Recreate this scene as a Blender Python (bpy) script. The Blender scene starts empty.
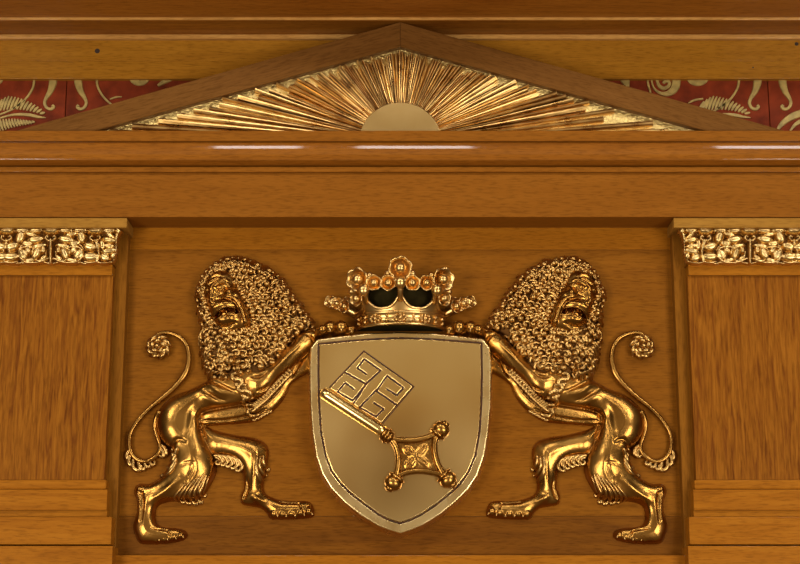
import bpy, math, random
import numpy as np

# ------------------------------------------------------------------ frame
scn = bpy.context.scene
C = scn.collection
PITCH = math.radians(13.5)
FPX = 1600.0
DIST = 4.0 * math.cos(PITCH)          # camera to the wood panel
EYE = 1.60
ZC = EYE + 4.0 * math.sin(PITCH)      # height of the picture's centre on the panel
U = 0.0025                            # one unit of the carvings' drawings
CX = 400.3
_c, _s = math.cos(PITCH), math.sin(PITCH)


def XZ(px, py, h=0.0):
    """where a point measured on the photograph lies on a plane h metres proud of the panel"""
    a = (px - CX) / FPX
    b = -(py - 282.0) / FPX
    dy = _c - b * _s
    dz = _s + b * _c
    t = (DIST - h) / dy
    return a * t, EYE + dz * t


def P(px, py, h=0.0):
    x, z = XZ(px, py, h)
    return (x, -h, z)


cam_d = bpy.data.cameras.new('camera')
cam = bpy.data.objects.new('camera', cam_d)
C.objects.link(cam)
cam.location = (0.0, -DIST, EYE)
cam.rotation_euler = (math.pi / 2 + PITCH, 0, 0)
cam_d.sensor_width = 36.0
cam_d.lens = 36.0 * FPX / 800.0
cam_d.shift_x = (400 - CX) / 800.0
cam_d.clip_start = 0.05
scn.camera = cam

scn.view_settings.view_transform = 'Standard'
scn.view_settings.look = 'None'
scn.view_settings.gamma = 1.0
scn.view_settings.exposure = 0.07
scn.view_settings.use_curve_mapping = False


# ------------------------------------------------------------------ objects
def tag(o, label=None, cat=None, group=None, kind=None):
    if label: o['label'] = label
    if cat: o['category'] = cat
    if group: o['group'] = group
    if kind: o['kind'] = kind
    return o


def empty(name, loc, label, cat, group=None):
    o = bpy.data.objects.new(name, None)
    o.empty_display_size = 0.05
    C.objects.link(o)
    o.location = loc
    return tag(o, label, cat, group)


class MB:
    """collects pieces of one mesh, in world coordinates"""
    def __init__(self):
        self.v, self.f, self.sm = [], [], []

    def add(self, verts, faces, smooth=True):
        n = len(self.v)
        self.v.extend(tuple(map(float, p)) for p in verts)
        for f in faces:
            self.f.append(tuple(int(i) + n for i in f))
            self.sm.append(smooth)
        return self

    def box(self, x0, x1, y0, y1, z0, z1):
        v = [(x, y, z) for x in (x0, x1) for y in (y0, y1) for z in (z0, z1)]
        f = [(0, 1, 3, 2), (4, 6, 7, 5), (0, 4, 5, 1), (2, 3, 7, 6), (0, 2, 6, 4), (1, 5, 7, 3)]
        return self.add(v, f, False)

    def prism(self, poly, y0, y1):
        """an outline in (x, z) given depth from y0 (front) to y1"""
        n = len(poly)
        v = [(x, y0, z) for x, z in poly] + [(x, y1, z) for x, z in poly]
        f = [tuple(range(n)), tuple(range(2 * n - 1, n - 1, -1))]
        f += [(i, n + i, n + (i + 1) % n, (i + 1) % n) for i in range(n)]
        return self.add(v, f, False)

    def extrude_x(self, prof, x0, x1, smooth=True):
        """a moulding: an outline in (y, z) run along x"""
        n = len(prof)
        v = [(x0, y, z) for y, z in prof] + [(x1, y, z) for y, z in prof]
        f = [(i, (i + 1) % n, n + (i + 1) % n, n + i) for i in range(n)]
        self.add(v, f, smooth)
        self.add(v, [tuple(range(n - 1, -1, -1)), tuple(range(n, 2 * n))], False)
        return self

    def tube(self, pts, rad, k=8, flat=1.0):
        pts = np.array(pts, float)
        m = len(pts)
        if np.isscalar(rad): rad = [rad] * m
        t = np.gradient(pts, axis=0)
        t /= np.linalg.norm(t, axis=1)[:, None] + 1e-12
        up = np.array([0, -1.0, 0])
        v = []
        for i in range(m):
            s = np.cross(t[i], up)
            if np.linalg.norm(s) < 1e-3: s = np.cross(t[i], [1.0, 0, 0.2])
            s /= np.linalg.norm(s)
            n = np.cross(s, t[i])
            for j in range(k):
                a = 2 * math.pi * j / k
                v.append(pts[i] + rad[i] * (math.cos(a) * s + flat * math.sin(a) * n))
        f = []
        for i in range(m - 1):
            for j in range(k):
                j2 = (j + 1) % k
                f.append((i * k + j, i * k + j2, (i + 1) * k + j2, (i + 1) * k + j))
        v.append(pts[0] - t[0] * rad[0] * .6); v.append(pts[-1] + t[-1] * rad[-1] * .6)
        a, b = m * k, m * k + 1
        for j in range(k):
            j2 = (j + 1) % k
            f.append((a, j2, j)); f.append((b, (m - 1) * k + j, (m - 1) * k + j2))
        return self.add(v, f)

    def ball(self, c, r, k=10, rows=7, rot=None):
        if np.isscalar(r): r = (r, r, r)
        R = np.eye(3) if rot is None else np.array(rot)
        v, f = [], []
        for i in range(1, rows):
            th = math.pi * i / rows
            for j in range(k):
                a = 2 * math.pi * j / k
                p = np.array([r[0] * math.sin(th) * math.cos(a), r[1] * math.sin(th) * math.sin(a), r[2] * math.cos(th)])
                v.append(np.array(c) + R @ p)
        v.append(np.array(c) + R @ np.array([0, 0, r[2]])); v.append(np.array(c) - R @ np.array([0, 0, r[2]]))
        n = len(v)
        for i in range(rows - 2):
            for j in range(k):
                j2 = (j + 1) % k
                f.append((i * k + j, (i + 1) * k + j, (i + 1) * k + j2, i * k + j2))
        for j in range(k):
            j2 = (j + 1) % k
            f.append((n - 2, j, j2)); f.append((n - 1, (rows - 2) * k + j2, (rows - 2) * k + j))
        return self.add(v, f)

    def mirrored(self):
        m = MB()
        m.v = [(-x, y, z) for x, y, z in self.v]
        m.f = [tuple(reversed(f)) for f in self.f]
        m.sm = list(self.sm)
        return m

    def build(self, name, mat, parent=None, bevel=0.0, segs=2):
        me = bpy.data.meshes.new(name)
        off = np.array(parent.location) if parent is not None and parent.parent is None else np.zeros(3)
        if parent is not None and parent.parent is not None:
            off = np.array(parent.parent.location)
        v = np.array(self.v) - off
        me.from_pydata(v.tolist(), [], self.f)
        me.polygons.foreach_set('use_smooth', self.sm)
        me.materials.append(mat)
        me.update()
        o = bpy.data.objects.new(name, me)
        C.objects.link(o)
        if parent is not None: o.parent = parent
        if bevel:
            b = o.modifiers.new('bevel', 'BEVEL')
            b.width = bevel; b.segments = segs; b.limit_method = 'ANGLE'; b.angle_limit = math.radians(35)
            b.harden_normals = False
        return o


def spline(pts, n=8):
    """Catmull-Rom through points of any dimension"""
    p = np.array(pts, float)
    p = np.vstack([2 * p[0] - p[1], p, 2 * p[-1] - p[-2]])
    out = []
    for i in range(1, len(p) - 2):
        for k in range(n):
            t = k / n
            out.append(.5 * ((2 * p[i]) + (-p[i - 1] + p[i + 1]) * t + (2 * p[i - 1] - 5 * p[i] + 4 * p[i + 1] - p[i + 2]) * t ** 2
                             + (-p[i - 1] + 3 * p[i] - 3 * p[i + 1] + p[i + 2]) * t ** 3))
    out.append(p[-2])
    return np.array(out)


# ------------------------------------------------------------------ materials
def nodes(name):
    m = bpy.data.materials.new(name)
    m.use_nodes = True
    nt = m.node_tree
    return m, nt, nt.nodes['Principled BSDF'], nt.links


def wood(name, dark, mid, light, axis='x', rough=0.38, coat=0.25, scale=1.0, bump=0.05, figure=.5, rot=0.0):
    m, nt, b, L = nodes(name)
    dark, mid, light = [(q[0], q[1] * 1.05, q[2] + .003) for q in (dark, mid, light)]
    tc = nt.nodes.new('ShaderNodeTexCoord')
    oi = nt.nodes.new('ShaderNodeObjectInfo')
    mp = nt.nodes.new('ShaderNodeMapping')
    add = nt.nodes.new('ShaderNodeVectorMath'); add.operation = 'MULTIPLY_ADD'
    L.new(oi.outputs['Random'], add.inputs[0]); add.inputs[1].default_value = (7.3, 3.1, 5.7)
    L.new(tc.outputs['Object'], add.inputs[2])
    rt = nt.nodes.new('ShaderNodeMapping'); rt.inputs['Rotation'].default_value = (0, rot, 0)
    L.new(add.outputs[0], rt.inputs['Vector'])
    L.new(rt.outputs[0], mp.inputs['Vector'])
    st = {'x': (2.2, 26, 26), 'z': (26, 26, 2.0)}[axis]
    mp.inputs['Scale'].default_value = tuple(q * scale for q in st)
    n1 = nt.nodes.new('ShaderNodeTexNoise'); n1.inputs['Scale'].default_value = 1.6
    n1.inputs['Detail'].default_value = 5; n1.inputs['Distortion'].default_value = 1.1
    L.new(mp.outputs[0], n1.inputs['Vector'])
    mp2 = nt.nodes.new('ShaderNodeMapping')
    st2 = {'x': (38, 300, 300), 'z': (300, 300, 30)}[axis]
    mp2.inputs['Scale'].default_value = st2
    L.new(rt.outputs[0], mp2.inputs['Vector'])
    n2 = nt.nodes.new('ShaderNodeTexNoise'); n2.inputs['Scale'].default_value = 1.0
    n2.inputs['Detail'].default_value = 3
    L.new(mp2.outputs[0], n2.inputs['Vector'])
    cr = nt.nodes.new('ShaderNodeValToRGB')
    e = cr.color_ramp.elements
    e[0].position = .5 - figure * .5; e[0].color = (*dark, 1)
    e[1].position = .5 + figure * .5; e[1].color = (*light, 1)
    k = e.new(.5); k.color = (*mid, 1)
    L.new(n1.outputs['Fac'], cr.inputs['Fac'])
    r2 = nt.nodes.new('ShaderNodeValToRGB')
    r2.color_ramp.elements[0].position = .32; r2.color_ramp.elements[0].color = (.50, .45, .40, 1)
    r2.color_ramp.elements[1].position = .52; r2.color_ramp.elements[1].color = (1, 1, 1, 1)
    L.new(n2.outputs['Fac'], r2.inputs['Fac'])
    mx = nt.nodes.new('ShaderNodeMix'); mx.data_type = 'RGBA'; mx.blend_type = 'MULTIPLY'
    mx.inputs['Factor'].default_value = .55
    L.new(cr.outputs['Color'], mx.inputs['A']); L.new(r2.outputs['Color'], mx.inputs['B'])
    L.new(mx.outputs['Result'], b.inputs['Base Color'])
    b.inputs['Roughness'].default_value = rough
    b.inputs['Coat Weight'].default_value = coat
    b.inputs['Specular IOR Level'].default_value = .12
    b.inputs['Specular Tint'].default_value = (1, .62, .25, 1)
    b.inputs['Coat Tint'].default_value = (1, .95, .88, 1)
    b.inputs['Coat Roughness'].default_value = .06
    bp = nt.nodes.new('ShaderNodeBump'); bp.inputs['Strength'].default_value = bump
    bp.inputs['Distance'].default_value = .002
    L.new(n2.outputs['Fac'], bp.inputs['Height']); L.new(bp.outputs[0], b.inputs['Normal'])
    return m


def gold(name, col, dark, rough=.28, nscale=14, bump=.12, bscale=90, detail=4):
    m, nt, b, L = nodes(name)
    tc = nt.nodes.new('ShaderNodeTexCoord')
    n = nt.nodes.new('ShaderNodeTexNoise'); n.inputs['Scale'].default_value = nscale; n.inputs['Detail'].default_value = detail
    L.new(tc.outputs['Object'], n.inputs['Vector'])
    cr = nt.nodes.new('ShaderNodeValToRGB')
    cr.color_ramp.interpolation = 'EASE'
    cr.color_ramp.elements[0].position = .22; cr.color_ramp.elements[0].color = (*dark, 1)
    cr.color_ramp.elements[1].position = .72; cr.color_ramp.elements[1].color = (*col, 1)
    L.new(n.outputs['Fac'], cr.inputs['Fac']); L.new(cr.outputs['Color'], b.inputs['Base Color'])
    b.inputs['Metallic'].default_value = 1.0
    mr = nt.nodes.new('ShaderNodeMapRange')
    mr.inputs['To Min'].default_value = rough * .8; mr.inputs['To Max'].default_value = rough * 1.3
    L.new(n.outputs['Fac'], mr.inputs['Value']); L.new(mr.outputs[0], b.inputs['Roughness'])
    n2 = nt.nodes.new('ShaderNodeTexNoise'); n2.inputs['Scale'].default_value = bscale; n2.inputs['Detail'].default_value = 3
    L.new(tc.outputs['Object'], n2.inputs['Vector'])
    bp = nt.nodes.new('ShaderNodeBump'); bp.inputs['Strength'].default_value = bump; bp.inputs['Distance'].default_value = .004
    L.new(n2.outputs['Fac'], bp.inputs['Height']); L.new(bp.outputs[0], b.inputs['Normal'])
    return m


def plain(name, col, rough=.6, metal=0.0, vary=.25, nscale=30):
    m, nt, b, L = nodes(name)
    tc = nt.nodes.new('ShaderNodeTexCoord')
    n = nt.nodes.new('ShaderNodeTexNoise'); n.inputs['Scale'].default_value = nscale; n.inputs['Detail'].default_value = 5
    L.new(tc.outputs['Object'], n.inputs['Vector'])
    cr = nt.nodes.new('ShaderNodeValToRGB')
    cr.color_ramp.elements[0].position = .3; cr.color_ramp.elements[0].color = (*[c * (1 - vary) for c in col], 1)
    cr.color_ramp.elements[1].position = .7; cr.color_ramp.elements[1].color = (*[min(1, c * (1 + vary)) for c in col], 1)
    L.new(n.outputs['Fac'], cr.inputs['Fac']); L.new(cr.outputs['Color'], b.inputs['Base Color'])
    b.inputs['Roughness'].default_value = rough; b.inputs['Metallic'].default_value = metal
    return m


W_PANEL = wood('panel_oak', (.185, .061, .0035), (.215, .072, .004), (.245, .085, .005), 'x', coat=.03)
W_BOT = wood('lower_rail_oak', (.12, .038, .0025), (.155, .050, .003), (.19, .064, .004), 'x', coat=.03)
W_RAIL = wood('rail_oak', (.275, .092, .004), (.315, .106, .005), (.35, .122, .006), 'x', coat=.03)
W_FASCIA = wood('fascia_oak', (.205, .065, .004), (.235, .077, .005), (.265, .090, .007), 'x', coat=.06, figure=.7)
W_CORN = wood('cornice_oak', (.20, .064, .0035), (.25, .082, .005), (.30, .104, .008), 'x', rough=.5, coat=1.0)
W_SHAFT = wood('shaft_oak', (.15, .040, .002), (.235, .074, .004), (.30, .102, .007), 'z', scale=2.6, figure=.34, coat=.03)
W_JAMB = wood('jamb_oak', (.19, .066, .004), (.215, .076, .005), (.25, .09, .006), 'z', coat=.03)
W_PLINTH = wood('plinth_oak', (.26, .080, .003), (.33, .108, .005), (.38, .132, .008), 'x', scale=1.2, coat=.05)
W_TOP = wood('upper_oak', (.30, .116, .008), (.345, .139, .010), (.39, .16, .013), 'x', coat=.05)
W_SOFFIT = wood('soffit_oak', (.20, .058, .004), (.25, .078, .006), (.30, .10, .008), 'x', rough=.2, coat=.3)
W_RAKE = {q: wood('raking_oak', (.125, .047, .007), (.145, .056, .009), (.17, .067, .012), 'x', coat=.03, rot=-q * .277) for q in (-1, 1)}
W_NOSE_LIT = wood('lit_nosing_oak', (.42, .19, .045), (.52, .25, .065), (.60, .31, .09), 'x', coat=.1)  # paler oak: the light on the nosing edges is put into the colour
W_SOFFIT1 = wood('upper_soffit_oak', (.29, .088, .007), (.34, .11, .01), (.40, .135, .013), 'x', rough=.2, coat=.3)
W_CAP = wood('abacus_oak', (.28, .122, .016), (.33, .150, .022), (.38, .178, .03), 'x', coat=.03)
GOLD = gold('burnished_gold', (.43, .222, .050), (.30, .140, .027), .26)
GOLD_HAIR = gold('burnished_gold_hair', (.58, .355, .115), (.40, .215, .056), .28, bump=.03)
GOLD_SHADED = gold('shaded_bole_gold', (.11, .048, .012), (.07, .028, .007), .5, bump=.05)  # matt bole gold, darkened further to paint shade between curls and carved leaves
GOLD_SHIELD = gold('satin_gold', (.88, .63, .255), (.80, .53, .185), .23, nscale=5, bump=.0, bscale=60, detail=1.5)
GOLD_RIM = gold('pale_satin_gold', (.90, .69, .33), (.82, .59, .25), .26, nscale=18, bump=.04)
GOLD_CROWN = gold('crown_gold', (.70, .45, .165), (.50, .29, .085), .27, bump=.04)
ENGRAVED = plain('dark_engraving', (.055, .014, .004), .7, 0, .3, 60)
GOLD_LEAF = gold('carved_gold', (.78, .56, .24), (.60, .39, .13), .3, nscale=25, bump=.04)
GOLD_RAY = gold('ray_gold', (.72, .47, .17), (.46, .25, .07), .28, nscale=30, bump=.06, bscale=120)
GOLD_FOIL = gold('hammered_gold', (.74, .56, .22), (.54, .37, .12), .34, nscale=60, bump=.9, bscale=160)
GOLD_SUN = gold('matt_gold', (.40, .265, .10), (.36, .23, .08), .3, nscale=10, bump=.03)
GILT = plain('dull_gilt', (.35, .245, .066), .5, .15, .3, 60)
RED = plain('oxblood_paint', (.165, .024, .006), .6, 0, .4, 22)
RED.node_tree.nodes['Principled BSDF'].inputs['Specular IOR Level'].default_value = .1
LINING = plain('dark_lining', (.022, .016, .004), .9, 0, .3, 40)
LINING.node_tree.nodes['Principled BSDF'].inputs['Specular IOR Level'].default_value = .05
PLUG = plain('dark_plug', (.03, .014, .005), .6)

XW = 1.75       # half length of everything that runs out of the picture

# ------------------------------------------------------------------ the setting
def zat(py, h): return XZ(CX, py, h)[1]


m = MB(); m.box(-XW, XW, .0305, .10, 1.3, 3.9)
tag(m.build('wall_back', W_PANEL), kind='structure')

zt = zat(250, 0); zb = zat(516, 0)
m = MB(); m.box(-.7, .7, 0, .0305, zb, zt)
tag(m.build('wall_panel', W_PANEL), kind='structure')
m = MB(); m.box(-.7, .7, -.0015, .0305, zt + .0006, zat(228, 0) + .06)
tag(m.build('trim_1', W_RAIL, bevel=.0012), kind='structure')
m = MB(); m.box(-.7, .7, -.0015, .0305, zat(555, 0) - .08, zb - .0006)
tag(m.build('trim_2', W_BOT, bevel=.0012), kind='structure')
# ledge across the foot of the panel
m = MB(); m.box(-.7185, .7185, -.03, 0.0, 1.5, zat(555, .03))
tag(m.build('trim_3', W_PLINTH, bevel=.003), kind='structure')

# stepped cornice over the frieze: two glossy soffits, two nosings painted as lit, two boards
z_s1 = zat(19.8, .115)
m = MB()
m.extrude_x([(-.115, z_s1), (-.115, zat(17.8, .115)), (-.118, zat(17.6, .115) + .0), (.03, zat(17.6, .115)), (.03, z_s1)], -XW, XW, False)
tag(m.build('trim_4', W_NOSE_LIT, bevel=.0012), kind='structure')
m = MB(); m.box(-XW, XW, -.36, .03, zat(17.6, .115), zat(17.6, .115) + .05)
tag(m.build('trim_5', W_SOFFIT1), kind='structure')
m = MB(); m.box(-XW, XW, -.1125, -.020, z_s1 - .001, z_s1 + .002)
tag(m.build('trim_6', W_SOFFIT), kind='structure')
z_n = zat(34.5, .024)
m = MB(); m.box(-XW, XW, -.024, .03, zat(38.5, .024), z_s1 - .001)
tag(m.build('trim_7', W_NOSE_LIT, bevel=.0025), kind='structure')
m = MB(); m.box(-XW, XW, -.012, .03, zat(61, .012), zat(38.5, .024) + .0)
tag(m.build('trim_8', W_TOP, bevel=.001), kind='structure')
m = MB(); m.box(-XW, XW, -.015, .03, zat(78.7, .015), zat(61, .012) - .0004)
tag(m.build('trim_9', W_TOP, bevel=.0015), kind='structure')
for px, py, h in ((97.3, 51, .012), (796.5, 44, .012), (753, 67.5, .015)):
    x, z = XZ(px, py, h)
    r = .0066 if px < 790 and py < 60 else (.005 if py < 60 else .002)
    poly = [(x + r * math.cos(a), z + r * math.sin(a)) for a in np.linspace(0, 2 * math.pi, 16, endpoint=False)]
    m = MB(); m.prism(poly, -h - .0006, -h + .003)
    tag(m.build('screw_plug', PLUG), {97.3: 'dark round plug in the upper board, above the left slope of the pediment',
                                      796.5: 'dark round plug in the upper board at the right edge of the picture',
                                      753: 'pinhole sized dark plug above the red frieze on the right'}[px], 'plug')

# ------------------------------------------------------------------ painted frieze
z_f0, z_f1 = zat(141, 0), zat(78.7, .015) + .01
PX2X = lambda px, h=0: XZ(px, 105, h)[0]


def ribbon(mb, pts, h0=.0, th=.0035, n=6):
    """a flat gilt band with a varying width, raised from the red ground; pts are (px, py, width)"""
    s = spline(pts, n)
    q = np.array([XZ(a, b, h0) for a, b, _ in s])
    t = np.gradient(q, axis=0); t /= np.linalg.norm(t, axis=1)[:, None] + 1e-12
    nrm = np.stack([-t[:, 1], t[:, 0]], 1)
    w = s[:, 2:3] * U * .5
    A, B = q + nrm * w, q - nrm * w
    n = len(q)
    v, f = [], []
    for i in range(n):
        wi = float(w[i, 0])
        for p, y in ((A[i], 0), (q[i] + nrm[i] * wi * .8, th), (q[i] - nrm[i] * wi * .8, th), (B[i], 0)):
            v.append((p[0], -h0 - y + (0.0008 if y == 0 else 0), p[1]))
    for i in range(n - 1):
        for j in range(3):
            f.append((4 * i + j, 4 * i + j + 1, 4 * i + j + 5, 4 * i + j + 4))
    f.append((0, 3, 2, 1)); e = 4 * (n - 1); f.append((e, e + 1, e + 2, e + 3))
    mb.add(v, f, False)


def cup(mb, cx, cy, rx, ry):
    pts = [(cx + rx * math.cos(a), cy + ry * math.sin(a)) for a in np.linspace(0, math.pi, 18)] + [(cx - rx, 70), (cx + rx, 70)]
    mb.prism([XZ(a, b, 0) for a, b in pts], -.004, .002)
    c = XZ(cx, cy + ry * .45, .004)
    mb.ball((c[0], -.004, c[1]), (.003, .002, .003))


def motif(sx, mb_tail, mb_leaf, mb_stem):
    """one side of a panel: hooked tail, stem, and a leaf fan; sx maps a pixel column"""
    X = sx
    ribbon(mb_tail, [(X(53.2), 72, 8.5), (X(53.0), 82, 8.8), (X(50.5), 91, 6.6), (X(46.2), 98.5, 4.0), (X(44.8), 103.5, 3.5),
                     (X(47.0), 108, 3.2), (X(51.0), 109.3, 3.4), (X(53.8), 107.2, 3.4), (X(52.4), 105.4, 3.2)])
    ribbon(mb_stem, [(X(34.2), 72, 2.6), (X(34), 84, 2.6), (X(31), 92, 2.4), (X(25), 100, 2.4), (X(15), 108, 2.2), (X(4), 113.3, 2), (X(-10), 118, 2)])
    if mb_leaf is None: return
    ribbon(mb_stem, [(X(-9), 121, 1.6), (X(0), 118.5, 2), (X(10), 115.6, 2.4), (X(20), 114.6, 3.2), (X(30), 115.2, 3.6), (X(38), 117, 3), (X(46), 118, .8)])
    for i in range(15):       # upper and lower leaves, lobe by lobe along the rib
        t = i / 14
        bx, by = -6 + 46 * t, 112.5 + 1.5 * t - 3.4 * math.sin(math.pi * t)
        ln = 15.5 * (1 - t) ** .7 * (.62 + .38 * min(1, t * 5)) + 1.2
        ribbon(mb_leaf, [(X(bx), by, 1.5), (X(bx + 2.2), by - ln * .5, 3.3), (X(bx + 5.2), by - ln, 1.6)], n=4)
        bx, by = -8 + 40 * t, 121.5 - 2.5 * math.sin(math.pi * t)
        ln = 12 * (1 - t) ** .7 + 1
        ribbon(mb_leaf, [(X(bx), by, 1.5), (X(bx + 1), by + ln * .5, 3.1), (X(bx + 3), by + ln, 1.5)], n=4)


def flower_scroll(mb, o):
    ribbon(mb, [(o + 652, 72, 2), (o + 651.5, 80, 2), (o + 654, 88.5, 2.2), (o + 661, 93.6, 4), (o + 669.5, 93, 7), (o + 675.5, 86, 9.5), (o + 676.5, 72, 10)])
    ribbon(mb, [(o + 657, 72, 3), (o + 657.5, 83, 3.6), (o + 662, 88.3, 4.4), (o + 667.6, 87, 4), (o + 669.4, 83.2, 3.2), (o + 666, 81, 4), (o + 663, 83.5, 3)])
    ribbon(mb, [(o + 647.5, 72, 2.2), (o + 647.8, 83, 2.2), (o + 650.5, 93, 2.2)])


panels = [(-56, 65.4, 'red painted frieze panel with gilt leaves at the far left of the frieze'),
          (65.8, 416.5, 'red painted frieze panel behind the pediment\'s left slope, gilt hooked tail by its seam'),
          (416.9, 768.8, 'red painted frieze panel behind the pediment\'s right slope, gilt spiral scroll on it'),
          (769.2, 890, 'narrow red frieze panel with gilt hooked tail at the far right')]
for i, (a, b, lab) in enumerate(panels):
    xa, xb = PX2X(a), PX2X(b)
    e = empty('frieze_panel', ((xa + xb) / 2, 0, z_f0), lab, 'frieze panel', 'red and gilt frieze panels')
    m = MB(); m.box(xa + .0004, xb - .0004, 0, .03, z_f0, z_f1)
    m.build('red_ground', RED, e, bevel=.0012)
    tail, leaf, stem, cupm, sprig = MB(), MB(), MB(), MB(), MB()
    if i == 0:
        motif(lambda q: q, tail, leaf, stem); cup(cupm, -7, 78, 11, 8)
    if i == 1:
        motif(lambda q: 131.2 - q, tail, None, stem)
        cup(cupm, 139.5, 78, 10, 8); ribbon(stem, [(158, 86, 3), (164, 82, 5), (176, 77, 5)])
        ribbon(stem, [(110, 99.5, 1.5), (116, 97.5, 2), (122, 97, 1)])
    if i == 2:
        motif(lambda q: q + 704.5, tail, leaf, stem); flower_scroll(stem, 0); cup(cupm, 697.5, 78, 11, 8.2)
        ribbon(sprig, [(620, 70, 8), (625, 80, 10), (628, 88, 3)])
        sp2 = MB(); ribbon(sp2, [(688, 103.5, 1), (694, 100.5, 2.4), (703, 99, 2)]); sp2.build('leaf_sprig', GILT, e)
    if i == 3:
        motif(lambda q: 835.5 - q, tail, None, stem)
        ribbon(leaf, [(776, 132, 2), (781, 125, 5), (788, 119, 7), (796, 115, 8), (806, 112, 8)])
        ribbon(leaf, [(790, 131, 2), (796, 124, 4), (804, 120, 6)])
    tail.build('hooked_tail', GILT, e)
    if leaf.v: leaf.build('leaf_fan', GILT, e)
    stem.build('scroll_stem', GILT, e)
    if sprig.v: sprig.build('leaf_sprig', GILT, e)
    if cupm.v: cupm.build('flower_cup', GILT, e)

# ------------------------------------------------------------------ entablature (cornice beam)
zc0 = zat(217, .10)                    # underside of the fascia
z141, z142 = zat(141, .135), zat(142.2, .133)
z165, z166 = zat(165.5, .108), zat(166.5, .109)
z172 = zat(172, .109)
z130 = zat(130.5, .135)
e = empty('cornice_beam', (0, -.10, zc0), 'long oak cornice beam with glossy rounded moulding carrying the pediment', 'cornice')
m = MB(); m.box(-XW, XW, -.100, -.0, zc0, z172 + .004); m.build('fascia', W_FASCIA, e, bevel=.0012)
m = MB(); m.box(-XW, XW, -.109, -.0, z172, z166); m.build('bead', W_FASCIA, e, bevel=.0022, segs=3)
# rounded moulding: torus above, hollow below
prof = []
zt_, zb_ = z142, z165
H = zt_ - zb_
hz = .84 * H                                # gently rounded face, then a small hollow
p0, p1 = math.radians(17), math.radians(-13)
Rm = hz / (math.sin(p0) - math.sin(p1))
for t in np.linspace(0, 1, 24):
    ph = p0 + (p1 - p0) * t
    prof.append((-.132 + Rm * (1 - math.cos(ph)), zt_ - Rm * (math.sin(p0) - math.sin(ph))))
for t in np.linspace(.15, 1, 7):
    prof.append((prof[23][0] + .017 * (1 - math.cos(t * math.pi / 2)) ** .7, zt_ - hz - (H - hz) * t))
prof += [(-.02, zb_), (-.02, zt_)]
m = MB(); m.extrude_x(prof, -XW, XW); o = m.build('rounded_moulding', W_CORN, e)
m = MB(); m.box(-XW, XW, -.135, 0, z141, z130); m.build('top_fillet', W_FASCIA, e, bevel=.002, segs=3)
m = MB(); m.box(-XW, XW, -.125, 0, z142 - .002, z141 + .001); m.build('quirk', W_CORN, e)

# ------------------------------------------------------------------ pediment
HP = .112
ped = empty('pediment', (0, -HP, z130), 'triangular oak pediment with gilded sunburst on the cornice beam', 'pediment')
zbase = z130
ax, az = XZ(CX, 22.0, HP); ix, iz = XZ(CX, 46.5, HP)
ox, oz = XZ(110, 104, HP); sl_o = (az - oz) / (0 - ox)
jx, jz = XZ(97, 130.2, HP); sl_i = (iz - jz) / (0 - jx)
xo = -(az - zbase) / sl_o; xi = -(iz - zbase) / sl_i
for s in (-1, 1):
    m = MB()
    poly = [(0, az), (s * -xo * 1, zbase), (s * -xi * 1, zbase), (0, iz)]
    poly = [(x * (1 if True else 1), z) for x, z in poly]
    poly = [(x + (s * .00012 if x == 0 else 0), z) for x, z in poly]
    if s < 0: poly = poly[::-1]
    m.prism(poly, -HP, -.02)
    o = m.build('raking_board', W_RAKE[s], ped, bevel=.0015)
HT = .092
m = MB(); m.prism([(0, iz + .004), (xi - .012, zbase - .0), (-xi + .012, zbase)][::-1], -HT, -.025)
m.build('hammered_ground', GOLD_FOIL, ped)
sx_, sz_ = XZ(CX, 141.0, HT + .012)
RS = 40.6 * U
m = MB()
arc = [(RS * math.cos(a), sz_ + RS * math.sin(a)) for a in np.linspace(0, math.pi, 64)]
arc = [(x, z) for x, z in arc if z >= zbase]
arc = [(arc[0][0], zbase)] + arc + [(arc[-1][0], zbase)]
m.prism(arc, -HT - .014, -HT + .005)
m.build('sun_disc', GOLD_SUN, ped, bevel=.002)
# rays
rnd = random.Random(11)
NR = 96
ang = []
k = 0
lo, hi = math.radians(1.5), math.radians(178.5)
cur = lo
ws = []
for i in range(NR):
    ws.append(rnd.uniform(.6, 1.5))
tot = sum(ws)
cur = lo
for i in range(NR):
    w = ws[i] / tot * (hi - lo)
    ac = cur + w / 2
    cur += w
    d = (math.cos(ac), math.sin(ac))
    # distance to the raking board and to the base
    def reach(dx, dz):
        # on the line z = iz + sl_i * -|x|
        den = dz + sl_i * abs(dx)
        return (iz - sz_) / den
    L = reach(*d)
    if d[1] < .02: pass
    r1 = L * (rnd.choice([.99, .98, .97, .96, .94, .9, .84]) if i % 3 else rnd.uniform(.9, .985))
    if abs(d[0]) < .02: r1 = L * .97
    r0 = RS * .97
    if sz_ + d[1] * r0 < zbase: r0 = max(r0, (zbase + .0015 - sz_) / max(d[1], 1e-3))
    if r0 > r1 * .9: r1 = min(L * .99, r0 + .05)
    if r1 < r0 + .01: continue
    hw0 = w * r0 * .48
    hw1 = min(w * r1 * .46, .0062 + .002 * rnd.random())
    hh = .006 + .007 * rnd.random()
    dz0 = rnd.uniform(0, .004)
    n = (-d[1], d[0])
    mm = MB()
    v = []
    ns = 6
    flip = rnd.choice((-1, 1))
    for q in range(ns + 1):
        t = q / ns
        r = r0 + (r1 - r0) * t
        hw = hw0 + (hw1 - hw0) * t
        top = HT + dz0 + hh * (.75 + .45 * t)
        c = (d[0] * r, sz_ + d[1] * r)
        for off, hgt in ((-1, HT - .002), (-.82, top - .0025), (-.15, top), (.45, top - .0004), (.86, top - .003), (1, HT - .002)):
            v.append((c[0] + n[0] * hw * off * flip, -hgt, max(zbase - .002, c[1] + n[1] * hw * off * flip)))
    f = []
    for q in range(ns):
        for j in range(5):
            f.append((q * 6 + j, q * 6 + j + 1, q * 6 + j + 7, q * 6 + j + 6))
    f.append(tuple(ns * 6 + j for j in range(6))); f.append((5, 4, 3, 2, 1, 0))
    mm.add(v, f, False)
    mm.build('ray', GOLD_RAY, ped)

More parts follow.
